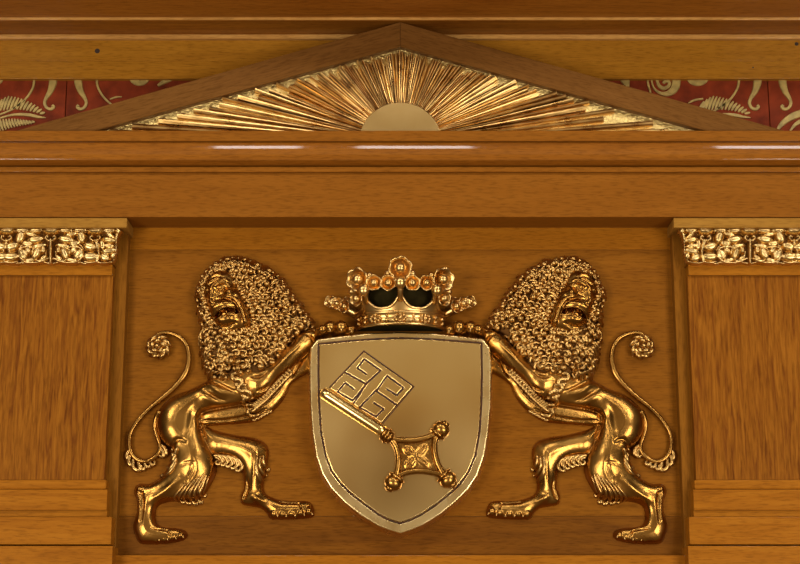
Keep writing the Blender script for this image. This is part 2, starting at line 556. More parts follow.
# ------------------------------------------------------------------ relief fields
class Field:
    """a carved relief: heights (in U) over a grid on the wall"""
    def __init__(self, x0, y0, x1, y1, step=.5, h=.02):
        a = XZ(x0, y1, h); b = XZ(x1, y0, h)
        self.ux0, self.uz0 = a[0] / U, a[1] / U
        self.nx = int((b[0] / U - self.ux0) / step) + 1
        self.nz = int((b[1] / U - self.uz0) / step) + 1
        self.step = step
        self.X, self.Z = np.meshgrid(self.ux0 + step * np.arange(self.nx), self.uz0 + step * np.arange(self.nz))

    def pt(self, p, h):
        q = np.array([XZ(a, b, h) for a, b in p]) / U
        return q

    def sd(self, poly, h, smooth=4):
        """signed distance, inside positive"""
        pts = list(poly)
        if smooth:
            pts = [tuple(q) for q in spline(pts + [pts[0]], smooth)[:-1]]
        q = self.pt(pts, h)
        X, Z = self.X, self.Z
        best = np.full(X.shape, 1e9)
        ins = np.zeros(X.shape, bool)
        for i in range(len(q)):
            (ax, az), (bx, bz) = q[i], q[(i + 1) % len(q)]
            dx, dz = bx - ax, bz - az
            l2 = dx * dx + dz * dz + 1e-12
            t = np.clip(((X - ax) * dx + (Z - az) * dz) / l2, 0, 1)
            best = np.minimum(best, (X - ax - t * dx) ** 2 + (Z - az - t * dz) ** 2)
            if az != bz:
                c = ((az > Z) != (bz > Z)) & (X < (bx - ax) * (Z - az) / (bz - az) + ax)
                ins ^= c
        d = np.sqrt(best)
        return np.where(ins, d, -d)

    def pd(self, pts, h, vals=None, smooth=5):
        """distance to a polyline (and a value interpolated along it)"""
        p = [tuple(a[:2]) for a in pts]
        val = np.array([a[2] if len(a) > 2 else 1.0 for a in pts])
        if smooth and len(p) > 2:
            s = spline([(a[0], a[1], v) for a, v in zip(p, val)], smooth)
            p = s[:, :2]; val = s[:, 2]
        q = self.pt(p, h)
        X, Z = self.X, self.Z
        best = np.full(X.shape, 1e9); vv = np.zeros(X.shape)
        for i in range(len(q) - 1):
            (ax, az), (bx, bz) = q[i], q[i + 1]
            dx, dz = bx - ax, bz - az
            l2 = dx * dx + dz * dz + 1e-12
            t = np.clip(((X - ax) * dx + (Z - az) * dz) / l2, 0, 1)
            dd = (X - ax - t * dx) ** 2 + (Z - az - t * dz) ** 2
            k = dd < best
            best = np.where(k, dd, best); vv = np.where(k, val[i] + t * (val[i + 1] - val[i]), vv)
        return np.sqrt(best), vv

    def inflate(self, d, iters=500):
        """round a flat outline up like a cushion (membrane under pressure)"""
        k = 2
        dc = d[::k, ::k]
        mask = dc > 0
        hh = self.step * k
        phi = np.where(mask, np.maximum(dc, 0) * 8, 0)
        w = 1.92
        ii, jj = np.indices(phi.shape)
        red = ((ii + jj) % 2 == 0) & mask
        blk = ((ii + jj) % 2 == 1) & mask
        for m_ in (red, blk):
            m_[0, :] = m_[-1, :] = False; m_[:, 0] = m_[:, -1] = False
        for it in range(iters):
            for m_ in (red, blk):
                s = np.zeros_like(phi)
                s[1:-1, 1:-1] = .25 * (phi[:-2, 1:-1] + phi[2:, 1:-1] + phi[1:-1, :-2] + phi[1:-1, 2:] + 2 * hh * hh)
                phi = np.where(m_, phi + w * (s - phi), phi)
        q = np.where(mask, phi / (np.maximum(dc, 0) + .4 * hh), 0)
        wgt = mask.astype(float)
        for _ in range(4):        # carry the ratio a little past the outline
            qs = np.zeros_like(q); wn = np.zeros_like(q)
            for a, b in ((0, 1), (0, -1), (1, 0), (-1, 0)):
                qs += np.roll(q * wgt, (a, b), (0, 1)); wn += np.roll(wgt, (a, b), (0, 1))
            new = (wgt == 0) & (wn > 0)
            q = np.where(new, qs / np.maximum(wn, 1e-9), q); wgt = np.where(new, 1.0, wgt)
        q = blur(q, 1)
        # bilinear to the fine grid
        fi = np.minimum(np.arange(d.shape[0]) / k, dc.shape[0] - 1.001); fj = np.minimum(np.arange(d.shape[1]) / k, dc.shape[1] - 1.001)
        i0 = fi.astype(int); j0 = fj.astype(int); a = (fi - i0)[:, None]; b = (fj - j0)[None, :]
        Q = (q[i0][:, j0] * (1 - a) * (1 - b) + q[i0 + 1][:, j0] * a * (1 - b) + q[i0][:, j0 + 1] * (1 - a) * b + q[i0 + 1][:, j0 + 1] * a * b)
        return np.sqrt(np.maximum(Q * np.maximum(d, 0), 0))

    def sample(self, F, ux, uz):
        i = np.clip((uz - self.uz0) / self.step, 0, self.nz - 1.001); j = np.clip((ux - self.ux0) / self.step, 0, self.nx - 1.001)
        i0, j0 = int(i), int(j); a, b = i - i0, j - j0
        return F[i0, j0] * (1 - a) * (1 - b) + F[i0 + 1, j0] * a * (1 - b) + F[i0, j0 + 1] * (1 - a) * b + F[i0 + 1, j0 + 1] * a * b

    def onto(self, F, other):
        """this field's heights at another field's grid"""
        i = np.clip((other.Z - self.uz0) / self.step, 0, self.nz - 1.001); j = np.clip((other.X - self.ux0) / self.step, 0, self.nx - 1.001)
        i0, j0 = i.astype(int), j.astype(int); a, b = i - i0, j - j0
        return F[i0, j0] * (1 - a) * (1 - b) + F[i0 + 1, j0] * a * (1 - b) + F[i0, j0 + 1] * (1 - a) * b + F[i0 + 1, j0 + 1] * a * b

    def mesh(self, mb, F, keep, base=0.0):
        """the part of the relief where keep is true, as a surface standing off plane `base`"""
        cell = keep[:-1, :-1] | keep[1:, :-1] | keep[:-1, 1:] | keep[1:, 1:]
        idx = -np.ones(F.shape, int)
        use = np.zeros(F.shape, bool)
        use[:-1, :-1] |= cell; use[1:, :-1] |= cell; use[:-1, 1:] |= cell; use[1:, 1:] |= cell
        idx[use] = np.arange(use.sum())
        V = np.stack([self.X[use] * U, -base - F[use] * U, self.Z[use] * U], 1)
        i, j = np.nonzero(cell)
        Fc = np.stack([idx[i, j], idx[i, j + 1], idx[i + 1, j + 1], idx[i + 1, j]], 1)
        mb.add(V.tolist(), Fc.tolist())


def blur(F, r):
    for _ in range(2):
        for ax in (0, 1):
            acc = F.copy(); n = 1
            for k in range(1, r + 1):
                a = np.roll(F, k, ax); b = np.roll(F, -k, ax)
                acc = acc + a + b; n += 2
            F = acc / n
    return F


def smax(a, b, k=1.0):
    return .5 * (a + b + np.sqrt((a - b) ** 2 + k * k))


FLOOR = -.8


def part(fl, poly, h, k=1.0, base=0.0, smooth=4, cap=None):
    d = fl.sd(poly, h, smooth)
    Hh = fl.inflate(d) * k
    if cap: Hh = cap * np.tanh(Hh / cap)
    out = np.maximum(base + 7 * d, FLOOR)
    return np.where(d > 0, np.maximum(base * np.clip(d / .6, 0, 1) + Hh, 0), np.where(base > 0, np.maximum(7 * d, FLOOR), np.maximum(5 * d, FLOOR))), d


def ridge(fl, F, pts, sig, amp, h, mask=None, power=2):
    d, v = fl.pd(pts, h)
    g = amp * v * np.exp(-(d / sig) ** power)
    if mask is not None: g = g * mask
    return F + g


def bump(fl, F, px, py, sx, sy, amp, h, rot=0.0, power=2):
    x, z = np.array(XZ(px, py, h)) / U
    c, s = math.cos(rot), math.sin(rot)
    a = (fl.X - x) * c + (fl.Z - z) * s
    b = -(fl.X - x) * s + (fl.Z - z) * c
    r = np.sqrt((a / sx) ** 2 + (b / sy) ** 2)
    return F + amp * np.exp(-r ** power)


def dome(fl, px, py, rx, ry, hgt, h, rot=0.0, k0=0.0):
    """an ellipsoid standing k0 up; FLOOR elsewhere"""
    x, z = np.array(XZ(px, py, h)) / U
    c, s = math.cos(rot), math.sin(rot)
    a = (fl.X - x) * c + (fl.Z - z) * s
    b = -(fl.X - x) * s + (fl.Z - z) * c
    r2 = (a / rx) ** 2 + (b / ry) ** 2
    return np.where(r2 < 1, k0 + hgt * np.sqrt(np.maximum(1 - r2, 0)), FLOOR)


# ------------------------------------------------------------------ the lions
fl = Field(118, 246, 330, 552, .5, .03)

BODY = [(228, 362), (210, 377.5), (191, 388), (177, 393.3), (166, 400), (159, 408.5), (155.8, 415), (155, 424), (157, 433), (161, 441), (167, 446.5),
        (172, 451), (171.5, 459), (166, 471), (158, 478.5), (148, 483.5), (139, 483.5), (134.5, 487), (133.5, 493), (136, 499), (136.5, 509), (134, 518), (132, 526),
        (134.5, 535), (139, 542.7), (152, 543.8), (168, 542.8), (180, 540.5), (186, 537), (186.5, 532.5), (183, 529.5), (175, 527.5), (163, 526.8),
        (156.5, 524), (154.2, 517), (154.6, 509), (158, 504), (166, 501), (180, 499.5), (193, 499), (201, 496), (207.5, 487), (213.2, 477), (215.2, 469),
        (214.6, 459), (211.5, 451), (206, 441), (202, 431), (199.5, 423), (199, 416.5), (203, 411.5), (212.5, 409), (223, 407.5), (234, 406), (243, 404.5),
        (252, 403), (262, 398), (275, 385), (284, 372), (272, 352), (250, 345)]
FORE = [(236, 377), (245, 372), (256, 368.5), (263, 366), (270, 362.5), (280, 351.5), (290, 343.5), (296, 335.5), (304, 330.8), (313, 328), (320.5, 329.5),
        (322, 335), (316, 340), (311, 347.5), (303, 355.5), (296, 362.5), (290, 369.5), (280, 377), (273, 385.5), (266, 394.5), (260, 399), (254, 399.5),
        (247, 395), (240, 386)]
BELLY = [(196, 417), (204, 411), (223, 406), (245, 402), (262, 398), (276, 385), (290, 369), (303, 354), (311, 350), (312, 369), (307, 372.5), (298.5, 377.3), (290, 384.5), (287, 391.5), (282.5, 399.6),
         (275, 408.3), (267, 414.3), (257, 420.3), (240, 422.8), (225, 423.8), (212, 424.8), (203, 425), (197, 422)]
HIND = [(200, 421), (205.5, 425), (212, 428.6), (222.5, 431.8), (236.4, 434.8), (247, 436), (256, 438.2), (263, 441.5), (267, 446.5), (268.2, 453), (267, 462), (265, 472),
        (263.5, 482), (263.5, 490), (268, 495.3), (279.4, 499.6), (290, 500.6), (304, 500.3), (310.5, 502.5), (313.5, 508.6), (313, 516.5), (300, 518.6), (283, 519.3), (270, 518.3), (267, 513.5),
        (261, 508), (250.6, 505.8), (241.5, 503.3), (240.3, 495), (243.2, 487.5), (243, 477), (240.6, 467), (233, 459), (222, 455.5), (213, 456), (203, 446)]

F_body, d_body = part(fl, BODY, .02, .86)
F_body = np.where(d_body > 0, 25 * np.tanh(F_body / 25), F_body)
F_fore, d_fore = part(fl, FORE, .035, .95, base=9.0)
F_bel, d_bel = part(fl, BELLY, .015, .75, base=.5)
F_hind, d_hind = part(fl, HIND, .015, .85)
# torso stands on a slight base where it overlaps the far legs
edge = np.clip(d_body / 2.2, 0, 1)
xh, zh = np.array(XZ(230, 405, .02)) / U
F = np.where(d_body > 0, F_body + 2.2 * edge, F_body)
hh = .03
F = ridge(fl, F, [(205, 383, .2), (213, 387, 1), (222, 393, 1), (231, 394, .3)], 3.2, 2.4, hh, edge)
F = ridge(fl, F, [(211, 380, .2), (222, 386, 1), (232, 391, .8), (237, 392, .2)], 1.2, -2.4, hh, edge)
F = ridge(fl, F, [(203, 390, .2), (210, 394.5, 1), (219, 399.5, .8), (226, 401, .2)], 1.3, -2.2, hh, edge)
F = ridge(fl, F, [(200, 393, .2), (208, 399, 1), (219, 404, .8), (235, 403, .4)], 3.5, 1.8, hh, edge)
F = ridge(fl, F, [(184, 440, .3), (190, 428, 1), (192, 414, 1), (196, 405, .3)], 3.2, -1.6, hh, edge)        # flank hollow
F = ridge(fl, F, [(186, 442, .5), (178, 440, 1), (170, 447, 1)], 1.6, -2.2, hh, edge)                          # buttock fold
F = bump(fl, F, 170, 428, 11, 14, 2.0, hh, .2)
F = bump(fl, F, 195, 455, 10, 16, 2.6, hh)
F = ridge(fl, F, [(181, 465, .2), (188, 463, .9), (196, 463, .3)], 1.3, -1.2, hh, edge)
F = ridge(fl, F, [(193, 458, .2), (194, 470, 1), (187, 482, .6)], 2.2, -1.5, hh, edge)
F = ridge(fl, F, [(152, 500, .3), (158, 496, 1), (168, 489, 1), (180, 478, .4)], 3.2, 2.2, hh, edge)           # shin bone
F = ridge(fl, F, [(137, 493, 1), (139, 505, 1), (138, 520, .5)], 1.3, 1.8, hh, edge)                           # hamstring cord
F = ridge(fl, F, [(141, 492, 1), (142.5, 505, 1), (141, 520, .5)], 1.3, -1.8, hh, edge)
F = bump(fl, F, 138, 487.5, 3.4, 3.4, 3.2, hh)
F_body2 = blur(F, 1)
# shoulder and near foreleg details
m_f = np.clip(d_fore / 1.5, 0, 1)
F_fore = ridge(fl, F_fore, [(249, 371, .3), (253, 376, 1), (260, 376.5, 1), (266, 373, .3)], 1.4, -2.6, .045, m_f)
F_fore = ridge(fl, F_fore, [(258, 391, .3), (264, 388.5, 1), (268, 385, .3)], 1.2, -2.6, .045, m_f)
F_fore = ridge(fl, F_fore, [(268, 376, .3), (280, 364, 1), (292, 350, 1), (300, 342, .4)], 3.2, 2.0, .045, m_f)
F_fore = ridge(fl, F_fore, [(307, 334, .3), (311.5, 337, 1), (313.5, 341, 1)], 1.1, -3.0, .045, m_f)
F_fore = ridge(fl, F_fore, [(313.5, 329.5, .5), (316.5, 333, 1), (316.5, 338, .6)], 1.1, -2.4, .045, m_f)
# far foreleg: cord along its length
m_b = np.clip(d_bel / 1.5, 0, 1)
F_bel = ridge(fl, F_bel, [(203, 420, .5), (225, 419.5, 1), (250, 415, 1), (265, 409, .6)], 1.2, -1.8, .02, m_b)
F_bel = ridge(fl, F_bel, [(300, 361, 1), (296, 369, 1), (291, 376, .7)], 1.4, -2.2, .02, m_b)
# far hind leg
m_h = np.clip(d_hind / 1.5, 0, 1)
F_hind = ridge(fl, F_hind, [(256, 448, .3), (257, 462, 1), (255, 478, 1), (253, 490, .4)], 3.4, 1.8, .02, m_h)
F_hind = ridge(fl, F_hind, [(247, 478, .3), (247.5, 488, 1), (244, 498, 1)], 1.3, -1.7, .02, m_h)
F_hind = bump(fl, F_hind, 257, 499, 6, 3.4, 2.6, .02, -.5)
F_hind = ridge(fl, F_hind, [(279, 502, .5), (292, 503, 1), (299, 503.5, 1), (301, 508, .8)], .9, -1.9, .02, m_h)
F_body2 = ridge(fl, F_body2, [(152, 528.5, .5), (162, 529.5, 1), (168, 531, 1), (170, 536, .6)], .9, -2.0, .02, edge)


def toes(Fp, pts, rx, ry, hgt, h):
    for px, py in pts:
        Fp = np.maximum(Fp, dome(fl, px, py, rx, ry, hgt, h))
    return Fp


F_body2 = toes(F_body2, [(180.5, 534.8), (172.5, 536.5), (164, 538), (155.5, 538.5)], 4.6, 5.4, 8.6, .02)
F_hind = toes(F_hind, [(308.5, 511), (300.5, 512), (291, 512.8), (282, 513.2), (273.5, 513.2)], 4.9, 5.8, 8.6, .02)

H = np.maximum(F_body2, F_bel)
H = np.maximum(H, F_hind)
H = smax(H, F_fore, .8)
H = np.where(np.maximum.reduce([F_body2, F_bel, F_hind, F_fore]) <= FLOOR + .05, FLOOR, H)

# mane and face
MANE = [(210.5, 377), (205, 367.5), (203.3, 358), (200.8, 350), (200.2, 340), (202, 329), (199.8, 322), (198, 313.5), (195.8, 303), (194.5, 296), (194.8, 289), (198, 280.5),
        (201, 273), (207, 266), (215, 259.5), (225, 256), (236, 255.3), (247.5, 257.6), (259, 262), (269, 267), (276, 272), (283, 278.5), (288, 285.5), (292.6, 292), (296, 297.5), (300, 302.5),
        (306, 312.5), (310.5, 319), (314, 326), (306, 332), (297, 338), (291, 345), (285, 352), (279, 360), (270, 369.5), (259, 373.5), (247, 372.5), (236, 375), (224, 379)]
FACE = [(208, 277.5), (213, 272.5), (220, 270.3), (228, 272), (232, 277), (234, 284), (239, 291), (243, 299), (247, 309), (250.3, 319), (250, 327), (244, 328.5), (238, 329.5), (232, 331), (223, 329),
        (216, 324), (211, 315), (207.5, 305), (204.2, 297), (203, 289), (204.5, 282.5)]
HM = .045
d_mane = fl.sd(MANE, .03)
G = fl.inflate(d_mane)
G = 6.0 * np.clip(d_mane / 4, 0, 1) ** .5 + 17 * np.tanh(G * .52 / 17)
G = np.where(d_mane > 0, G, np.maximum(4 * d_mane, FLOOR))
d_face = fl.sd(FACE, HM)
FF = G + np.where(d_face > 0, 3.6 * np.tanh(np.maximum(d_face, 0) / 5) + 1.2, -3)
wf = np.clip((d_face + 1) / 2, 0, 1)
# forehead, brows
FF = bump(fl, FF, 218, 282, 9, 7, 1.5, HM)
FF = ridge(fl, FF, [(208.5, 279.5, .4), (213, 276.5, 1), (218, 275.3, 1), (223, 277, .4)], 1.1, 1.5, HM)
FF = ridge(fl, FF, [(208, 285, .4), (212, 282, 1), (217, 279.8, 1), (222, 279.6, .4)], 1.0, 1.4, HM)
FF = ridge(fl, FF, [(210.5, 290.5, .6), (213.5, 286.5, 1), (218, 283, 1), (224, 280.8, 1), (228.5, 282, .4)], 1.2, 2.0, HM)
FF = ridge(fl, FF, [(216.5, 287, .6), (220, 285, 1), (226, 284.3, 1), (230, 287, .5)], 1.2, 2.1, HM)
FF = ridge(fl, FF, [(204.5, 285.5, .6), (207, 284, 1), (209.5, 286.5, .5)], 1.0, 1.6, HM)
# eyes
FF = bump(fl, FF, 221.3, 291, 4.6, 3.4, -2.6, HM)
FF = bump(fl, FF, 221, 291, 2.2, 1.9, 3.6, HM, 0, 4)
FF = ridge(fl, FF, [(217.3, 291.6, .5), (220, 288.4, 1), (224.5, 289.2, 1), (225.6, 291, .5)], .7, 1.5, HM)
FF = ridge(fl, FF, [(217.6, 292.5, .5), (221, 294.3, 1), (225, 292.5, .5)], .6, 1.2, HM)
FF = bump(fl, FF, 205.8, 291, 1.7, 1.6, 2.2, HM, 0, 4)
FF = ridge(fl, FF, [(203.8, 289.4, .5), (206, 288.6, 1), (208, 290.5, .5)], .7, 1.2, HM)
# nose
FF = ridge(fl, FF, [(212.5, 288, .5), (211.5, 295, 1), (210.5, 301, 1.1)], 2.6, 2.8, HM)
FF = bump(fl, FF, 211.5, 303.2, 3.4, 2.6, 2.6, HM)
FF = bump(fl, FF, 209.2, 306.2, 1.3, 1.1, -2.2, HM)
FF = bump(fl, FF, 214.6, 306.6, 1.4, 1.1, -2.2, HM)
# cheek
FF = bump(fl, FF, 229.8, 293.6, 4.8, 4.4, 5.4, HM)
FF = bump(fl, FF, 238, 300, 5, 6, 1.0, HM)
# upper lip and muzzle
FF = bump(fl, FF, 224, 306, 10, 5, 4.6, HM, .05)
FF = bump(fl, FF, 213.5, 309, 4, 4, 2.4, HM)
FF = ridge(fl, FF, [(211, 303, .5), (217, 300.6, 1), (224, 299.6, 1), (232, 300.6, 1)], 1.0, -1.7, HM)
FF = ridge(fl, FF, [(216, 300.8, .3), (224, 298.6, .6), (232.5, 299.6, 1), (238.5, 303.5, 1.15), (242, 310, 1.25), (244.5, 317.5, 1.3), (247, 324, 1.1)], 1.5, 4.2, HM)
FF = ridge(fl, FF, [(232, 302.5, .3), (237, 306, 1), (240, 312, 1), (242.2, 319, 1)], 1.0, -2.0, HM)
FF = bump(fl, FF, 247, 323.8, 2.3, 2.3, 2.6, HM)
# mouth
mouth = [(214.5, 318), (218.5, 313.4), (224, 310.6), (231, 309.8), (237, 310.6), (240, 313.5), (236, 315), (231, 314.4), (226, 316), (221, 317.5), (217, 319.5)]
dm = fl.sd(mouth, HM)
FF = FF - 9.5 * np.clip((dm + .6) / 1.8, 0, 1)
FF = ridge(fl, FF, [(214.5, 317.5, .7), (218.5, 312.8, 1), (224, 310, 1), (231, 309.2, 1), (237.5, 310, .7)], .75, 1.5, HM)
for tx, ty, tl in ((226.8, 311.5, 4.0), (219.6, 314, 2.2), (235.5, 312, 2.2)):
    FF = ridge(fl, FF, [(tx, ty - 1), (tx - .3, ty + tl)], .9, 7.5, HM)
# tongue, lower lip, chin
FF = bump(fl, FF, 230, 320, 6.4, 4.6, 4.4, HM, .1)
FF = bump(fl, FF, 220.5, 321.5, 4.2, 3.6, 2.8, HM)
FF = ridge(fl, FF, [(217, 321, .6), (222, 318.4, 1), (228, 315.8, 1), (236, 315.2, .6)], .8, 1.8, HM)
FF = ridge(fl, FF, [(221, 327.2, .5), (228, 327.5, 1), (236, 324.2, .5)], 1.4, -1.8, HM)
FF = np.where(d_face > -1.2, FF, FLOOR)

HEAD = np.where(d_mane > 0, np.maximum(np.maximum(G - 2.4, .2), np.where(d_body > 0, blur(F_body2, 2) + .9, -9)), FLOOR)
H2 = np.maximum(H, np.where(d_face > -1.0, FF, FLOOR))
# paw in front stays over the mane
keep_body = H2 > FLOOR + .02


def surf(F, px, py, h):
    x, z = np.array(XZ(px, py, h)) / U
    return x * U, z * U, fl.sample(F, x, z)


def lock(mb, F, pts, r0, r1, lift=.6, h=.03, k=6, n=5, zoff=None):
    """a tapering lock of hair following a drawn line over the relief; pts (px, py)"""
    s = spline([(a, b) for a, b in pts], n)
    out, rr = [], []
    L = len(s)
    for i, (a, b) in enumerate(s):
        x, z, f = surf(F, a, b, h)
        t = i / (L - 1)
        r = 1.4 * (r0 + (r1 - r0) * t) * (.45 + .55 * math.sin(math.pi * min(1, .2 + .8 * t)))
        f = max(f, 0) if zoff is None else zoff
        out.append((x, -(f + lift) * U, z)); rr.append(r * U)
    mb.tube(out, rr, k)
    return out[-1]


def lion(side, seed):
    rnd = random.Random(seed)
    ax_, az_ = XZ(225, 545, 0)
    body = MB()
    fl.mesh(body, H2, keep_body)
    # tail, one piece with the body: root at the rump, down, round and up
    tp = [(160, 412, 3.2, 8), (156.5, 418, 2.6, 6), (154.8, 427, 2.3, 4.6), (157.4, 437, 2.3, 4.2), (160, 446, 2.3, 4), (157.6, 453.6, 2.2, 4), (151.4, 459.2, 2.2, 4), (144, 461.4, 2.2, 4), (136, 458.6, 2.2, 4),
          (130.8, 452, 2.2, 4), (129.2, 443, 2.2, 4), (130.2, 434, 2.2, 4), (133.4, 427, 2.2, 4), (140, 418, 2.2, 4), (149.3, 408.5, 2.3, 4), (162, 398, 2.5, 4.4), (172, 389.5, 2.8, 4.6), (180.5, 380.5, 3.1, 5), (186, 372, 3.1, 5),
          (188.8, 361, 2.7, 5), (187.7, 349, 2.4, 5), (183, 340, 2.3, 5), (175, 334.8, 2.2, 5), (166, 332.6, 2.1, 5), (159, 334.2, 2.0, 5), (154, 338, 1.9, 5)]
    s = spline(tp, 7)
    body.tube([(*[XZ(a, b, .012)[0]], -d * U, XZ(a, b, .012)[1]) for a, b, c, d in s], [c * U for a, b, c, d in s], 12)
    # forepaw toes over the shield's top edge
    for i, (px, py, r) in enumerate(((322.5, 329.2, 5.0), (330, 326.8, 6.3), (341.2, 326.8, 6.6), (351, 329.6, 4.6))):
        x, z = XZ(px, py, .052)
        body.ball((x, -.050, z), (r * U, r * 1.15 * U, r * 1.0 * U), 16, 12)
        xw, zw = XZ(px - 6, py + 2, .03)
        body.tube([(x, -.05, z), (x - .01, -.035, z - .004), (xw, -.02, zw - .01)], [r * U * .92, r * U * .9, r * U * .8], 12)
    claw_l = []
    for px, py in ((329.8, 330.4), (341.2, 330.2), (351.3, 331.8)):
        x, z = XZ(px, py, .066)
        claws = MB(); claw_l.append(claws); claws.tube([(x - .0035, -.062, z + .0035), (x, -.0665, z + .004), (x + .0015, -.0665, z - .004)], [.003, .0034, .0016], 8)
    for px, py in ((183, 538.2), (175.8, 539.6), (167.5, 540.8), (159, 541.2), (312, 515.3), (304, 516.3), (295, 517), (286, 517.3), (277.5, 517.3)):
        x, z = XZ(px, py, .018)
        claws = MB(); claw_l.append(claws); claws.tube([(x - .004, -.013, z + .0075), (x, -.0185, z + .005), (x + .001, -.0195, z + .0005)], [.0022, .003, .0016], 8)
    # fur fringes
    frs = {}
    fr = frs['thigh_fringe'] = MB()
    for pts, r0, r1 in (([(172.5, 449), (172.5, 456), (169, 461.5)], 1.5, 1.9), ([(176, 453), (173.5, 461), (165.5, 467.5)], 1.4, 2.0),
                        ([(177, 459), (171, 469), (159, 475.5)], 1.4, 2.0), ([(177, 463), (171, 472), (162, 477)], 1.1, 1.5),
                        ([(178, 449), (175, 456), (172, 460)], 1.2, 1.4)):
        lock(fr, H2, pts, r0, r1, .5, .02)
    # knee fringe of the near leg: long locks that curl up at their ends
    fr = frs['knee_fringe'] = MB()
    for a, b, c, d, r in (((186, 484), (180, 491), (174.5, 497), (177, 500), 1.5), ((191, 482), (184, 491), (178.5, 498), (182, 502), 1.8),
                          ((196, 480), (188, 490), (183.5, 498.5), (188, 503), 2.0), ((200.5, 477), (193.5, 488), (189.5, 497), (194.5, 503.5), 2.2),
                          ((204.5, 474), (198.5, 485), (194.5, 494.5), (199.5, 502), 2.2), ((207, 475), (203, 486), (199.5, 493.5), (203.5, 495.5), 1.8)):
        e1 = (d[0] + 1.6, d[1] - 2.4)
        lock(fr, H2, [a, b, c, d, e1], .7, r, .6, .025)
        lock(fr, H2, [(a[0] + 2, a[1] + 1.5), (b[0] + 2.2, b[1] + 1), (c[0] + 2.6, c[1] - .5)], .5, .9, .5, .025)
    # fringe under the far thigh
    fr = frs['far_thigh_fringe'] = MB()
    for k_ in range(5):
        t = k_ / 4
        x0, y0 = 215 + 20 * t, 455.5 + 3.5 * t * t
        lock(fr, H2, [(x0 - 1, y0), (x0 + 4.8, y0 + .8), (x0 + 7.2, y0 + 5 + 2.6 * t), (x0 + 4, y0 + 9 + 3 * t), (x0 + .8, y0 + 7.6 + 3 * t), (x0 + 1.8, y0 + 5 + 2.5 * t)], 1.6, 1.6, .5, .015, zoff=5.5)
        lock(fr, H2, [(x0, y0 + 2), (x0 + 3.4, y0 + 3), (x0 + 4, y0 + 6 + 1.5 * t)], 1.1, 1.2, .5, .015, zoff=5.8)
    # fringe on the far knee
    fr = frs['far_knee_fringe'] = MB()
    for pts in ([(258, 457), (256.5, 468), (259.5, 476), (263, 481)], [(261, 457), (260, 467), (263.5, 474), (267, 475)],
                [(263.5, 456), (264, 464), (267.5, 470), (269, 467.5)], [(257.5, 464), (257, 474), (261.5, 482)]):
        lock(fr, H2, pts, .9, 2.0, .4, .015)
    # fringe along the forearm and up the shoulder
    fr = frs['forearm_fringe'] = MB()
    line = spline([(289, 372.5), (281, 380.5), (272.5, 389.5), (265, 397.5), (258.5, 403), (253, 407.5)], 3)
    for a, b in line:
        lock(fr, H2, [(a - 1, b - 3), (a + 1.8, b - 1), (a + 1.8, b + 2.4), (a - 1.6, b + 4)], 1.1, 1.6, .8, .04, zoff=15.5)
    lock(fr, H2, [(291, 369.5), (281, 378), (272, 387.5), (264.5, 396), (257, 401.5), (252, 404)], 1.1, 1.3, .2, .04, zoff=15)
    fr = frs['shoulder_fringe'] = MB()
    line = spline([(235.5, 376.5), (238.5, 382.5), (242.5, 388), (245.6, 394), (248, 400), (251.5, 406), (253, 411)], 1)
    for i, (a, b) in enumerate(line):
        sg = 1 if i % 2 else -1
        k2 = 1.0 + .14 * i
        lock(fr, H2, [(a - 3.0 * sg * k2, b - 2.6), (a + 1.8 * sg * k2, b - 2.8), (a + 3.4 * sg * k2, b + .8), (a + .5 * sg, b + 3.6), (a - 1.2 * sg, b + .8)], 1.6, 2.2, 1.6, .045)
        lock(fr, H2, [(a - 3.4 * sg * k2, b + .6), (a - 1.0 * sg * k2, b + 3.0), (a + 2.2 * sg * k2, b + 4.0)], 1.4, 2.0, 1.4, .045)
    fr = frs['elbow_tuft'] = MB()
    for i in range(6):                    # tuft at the far elbow
        a, b = 253 + 3.0 * i, 419 - 1.6 * i
        lock(fr, H2, [(a - 1, b + .4), (a + 2.2, b + .8), (a + 3.4, b - 1.4)], 1.1, 1.3, .4, .015, zoff=4)
    # fringe outside the tail's lower bend
    fr = frs['tail_fringe'] = MB()
    for pts in ([(129, 450), (126.5, 455), (128, 459.5), (130.4, 457)], [(130, 455), (128.3, 462), (132, 465.4), (134, 461.5)], [(133, 459), (133, 467), (138.5, 470.5), (141, 466), (137.8, 464)],
                [(138, 461), (139.6, 467.4), (143, 469.5), (145.2, 465.5)], [(144, 462.5), (146, 466.6), (149.2, 466.4), (149.8, 463.5)], [(149, 461.5), (151.5, 465), (154.4, 463.4), (153.8, 460.6)]):
        lock(fr, H2, pts, 1.5, 1.8, 0, .012, zoff=3.6)
    fr = frs['rump_tuft'] = MB()
    for pts in ([(161, 445), (165, 448.5), (166, 454), (161.6, 456)], [(159.8, 448), (163, 452), (162.4, 457), (158.6, 455)]):
        lock(fr, H2, pts, 1.6, 1.9, 0, .012, zoff=3.8)
    # tail tuft: a ball of swirling locks
    tu = MB()
    cx_, cz_ = XZ(158.4, 347, .014)
    tu.ball((cx_, -.012, cz_), (11 * U, .016, 11 * U), 18, 12)
    for ring, (nn, r, lift) in enumerate(((8, 12.2, .008), (5, 7.0, .019), (1, .5, .026))):
        for q in range(nn):
            a0 = 2 * math.pi * q / nn + ring
            pts, rr = [], []
            for w_ in range(8):
                t = w_ / 7
                rad_ = r * (1.0 - .42 * t) + .2
                aa = a0 + 1.05 * t
                pts.append((cx_ + rad_ * U * math.cos(aa), -.004 - lift - .008 * math.sin(math.pi * t), cz_ + rad_ * U * math.sin(aa)))
                rr.append((1.2 + 1.6 * t) * U)
            tu.tube(pts, rr, 7)
            tu.ball(pts[-1], 2.6 * U, 8, 6)
    # mane: a dome covered with snail-shell curls
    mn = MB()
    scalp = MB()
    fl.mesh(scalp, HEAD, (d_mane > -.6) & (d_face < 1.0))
    cand = []
    xs = np.array(MANE)
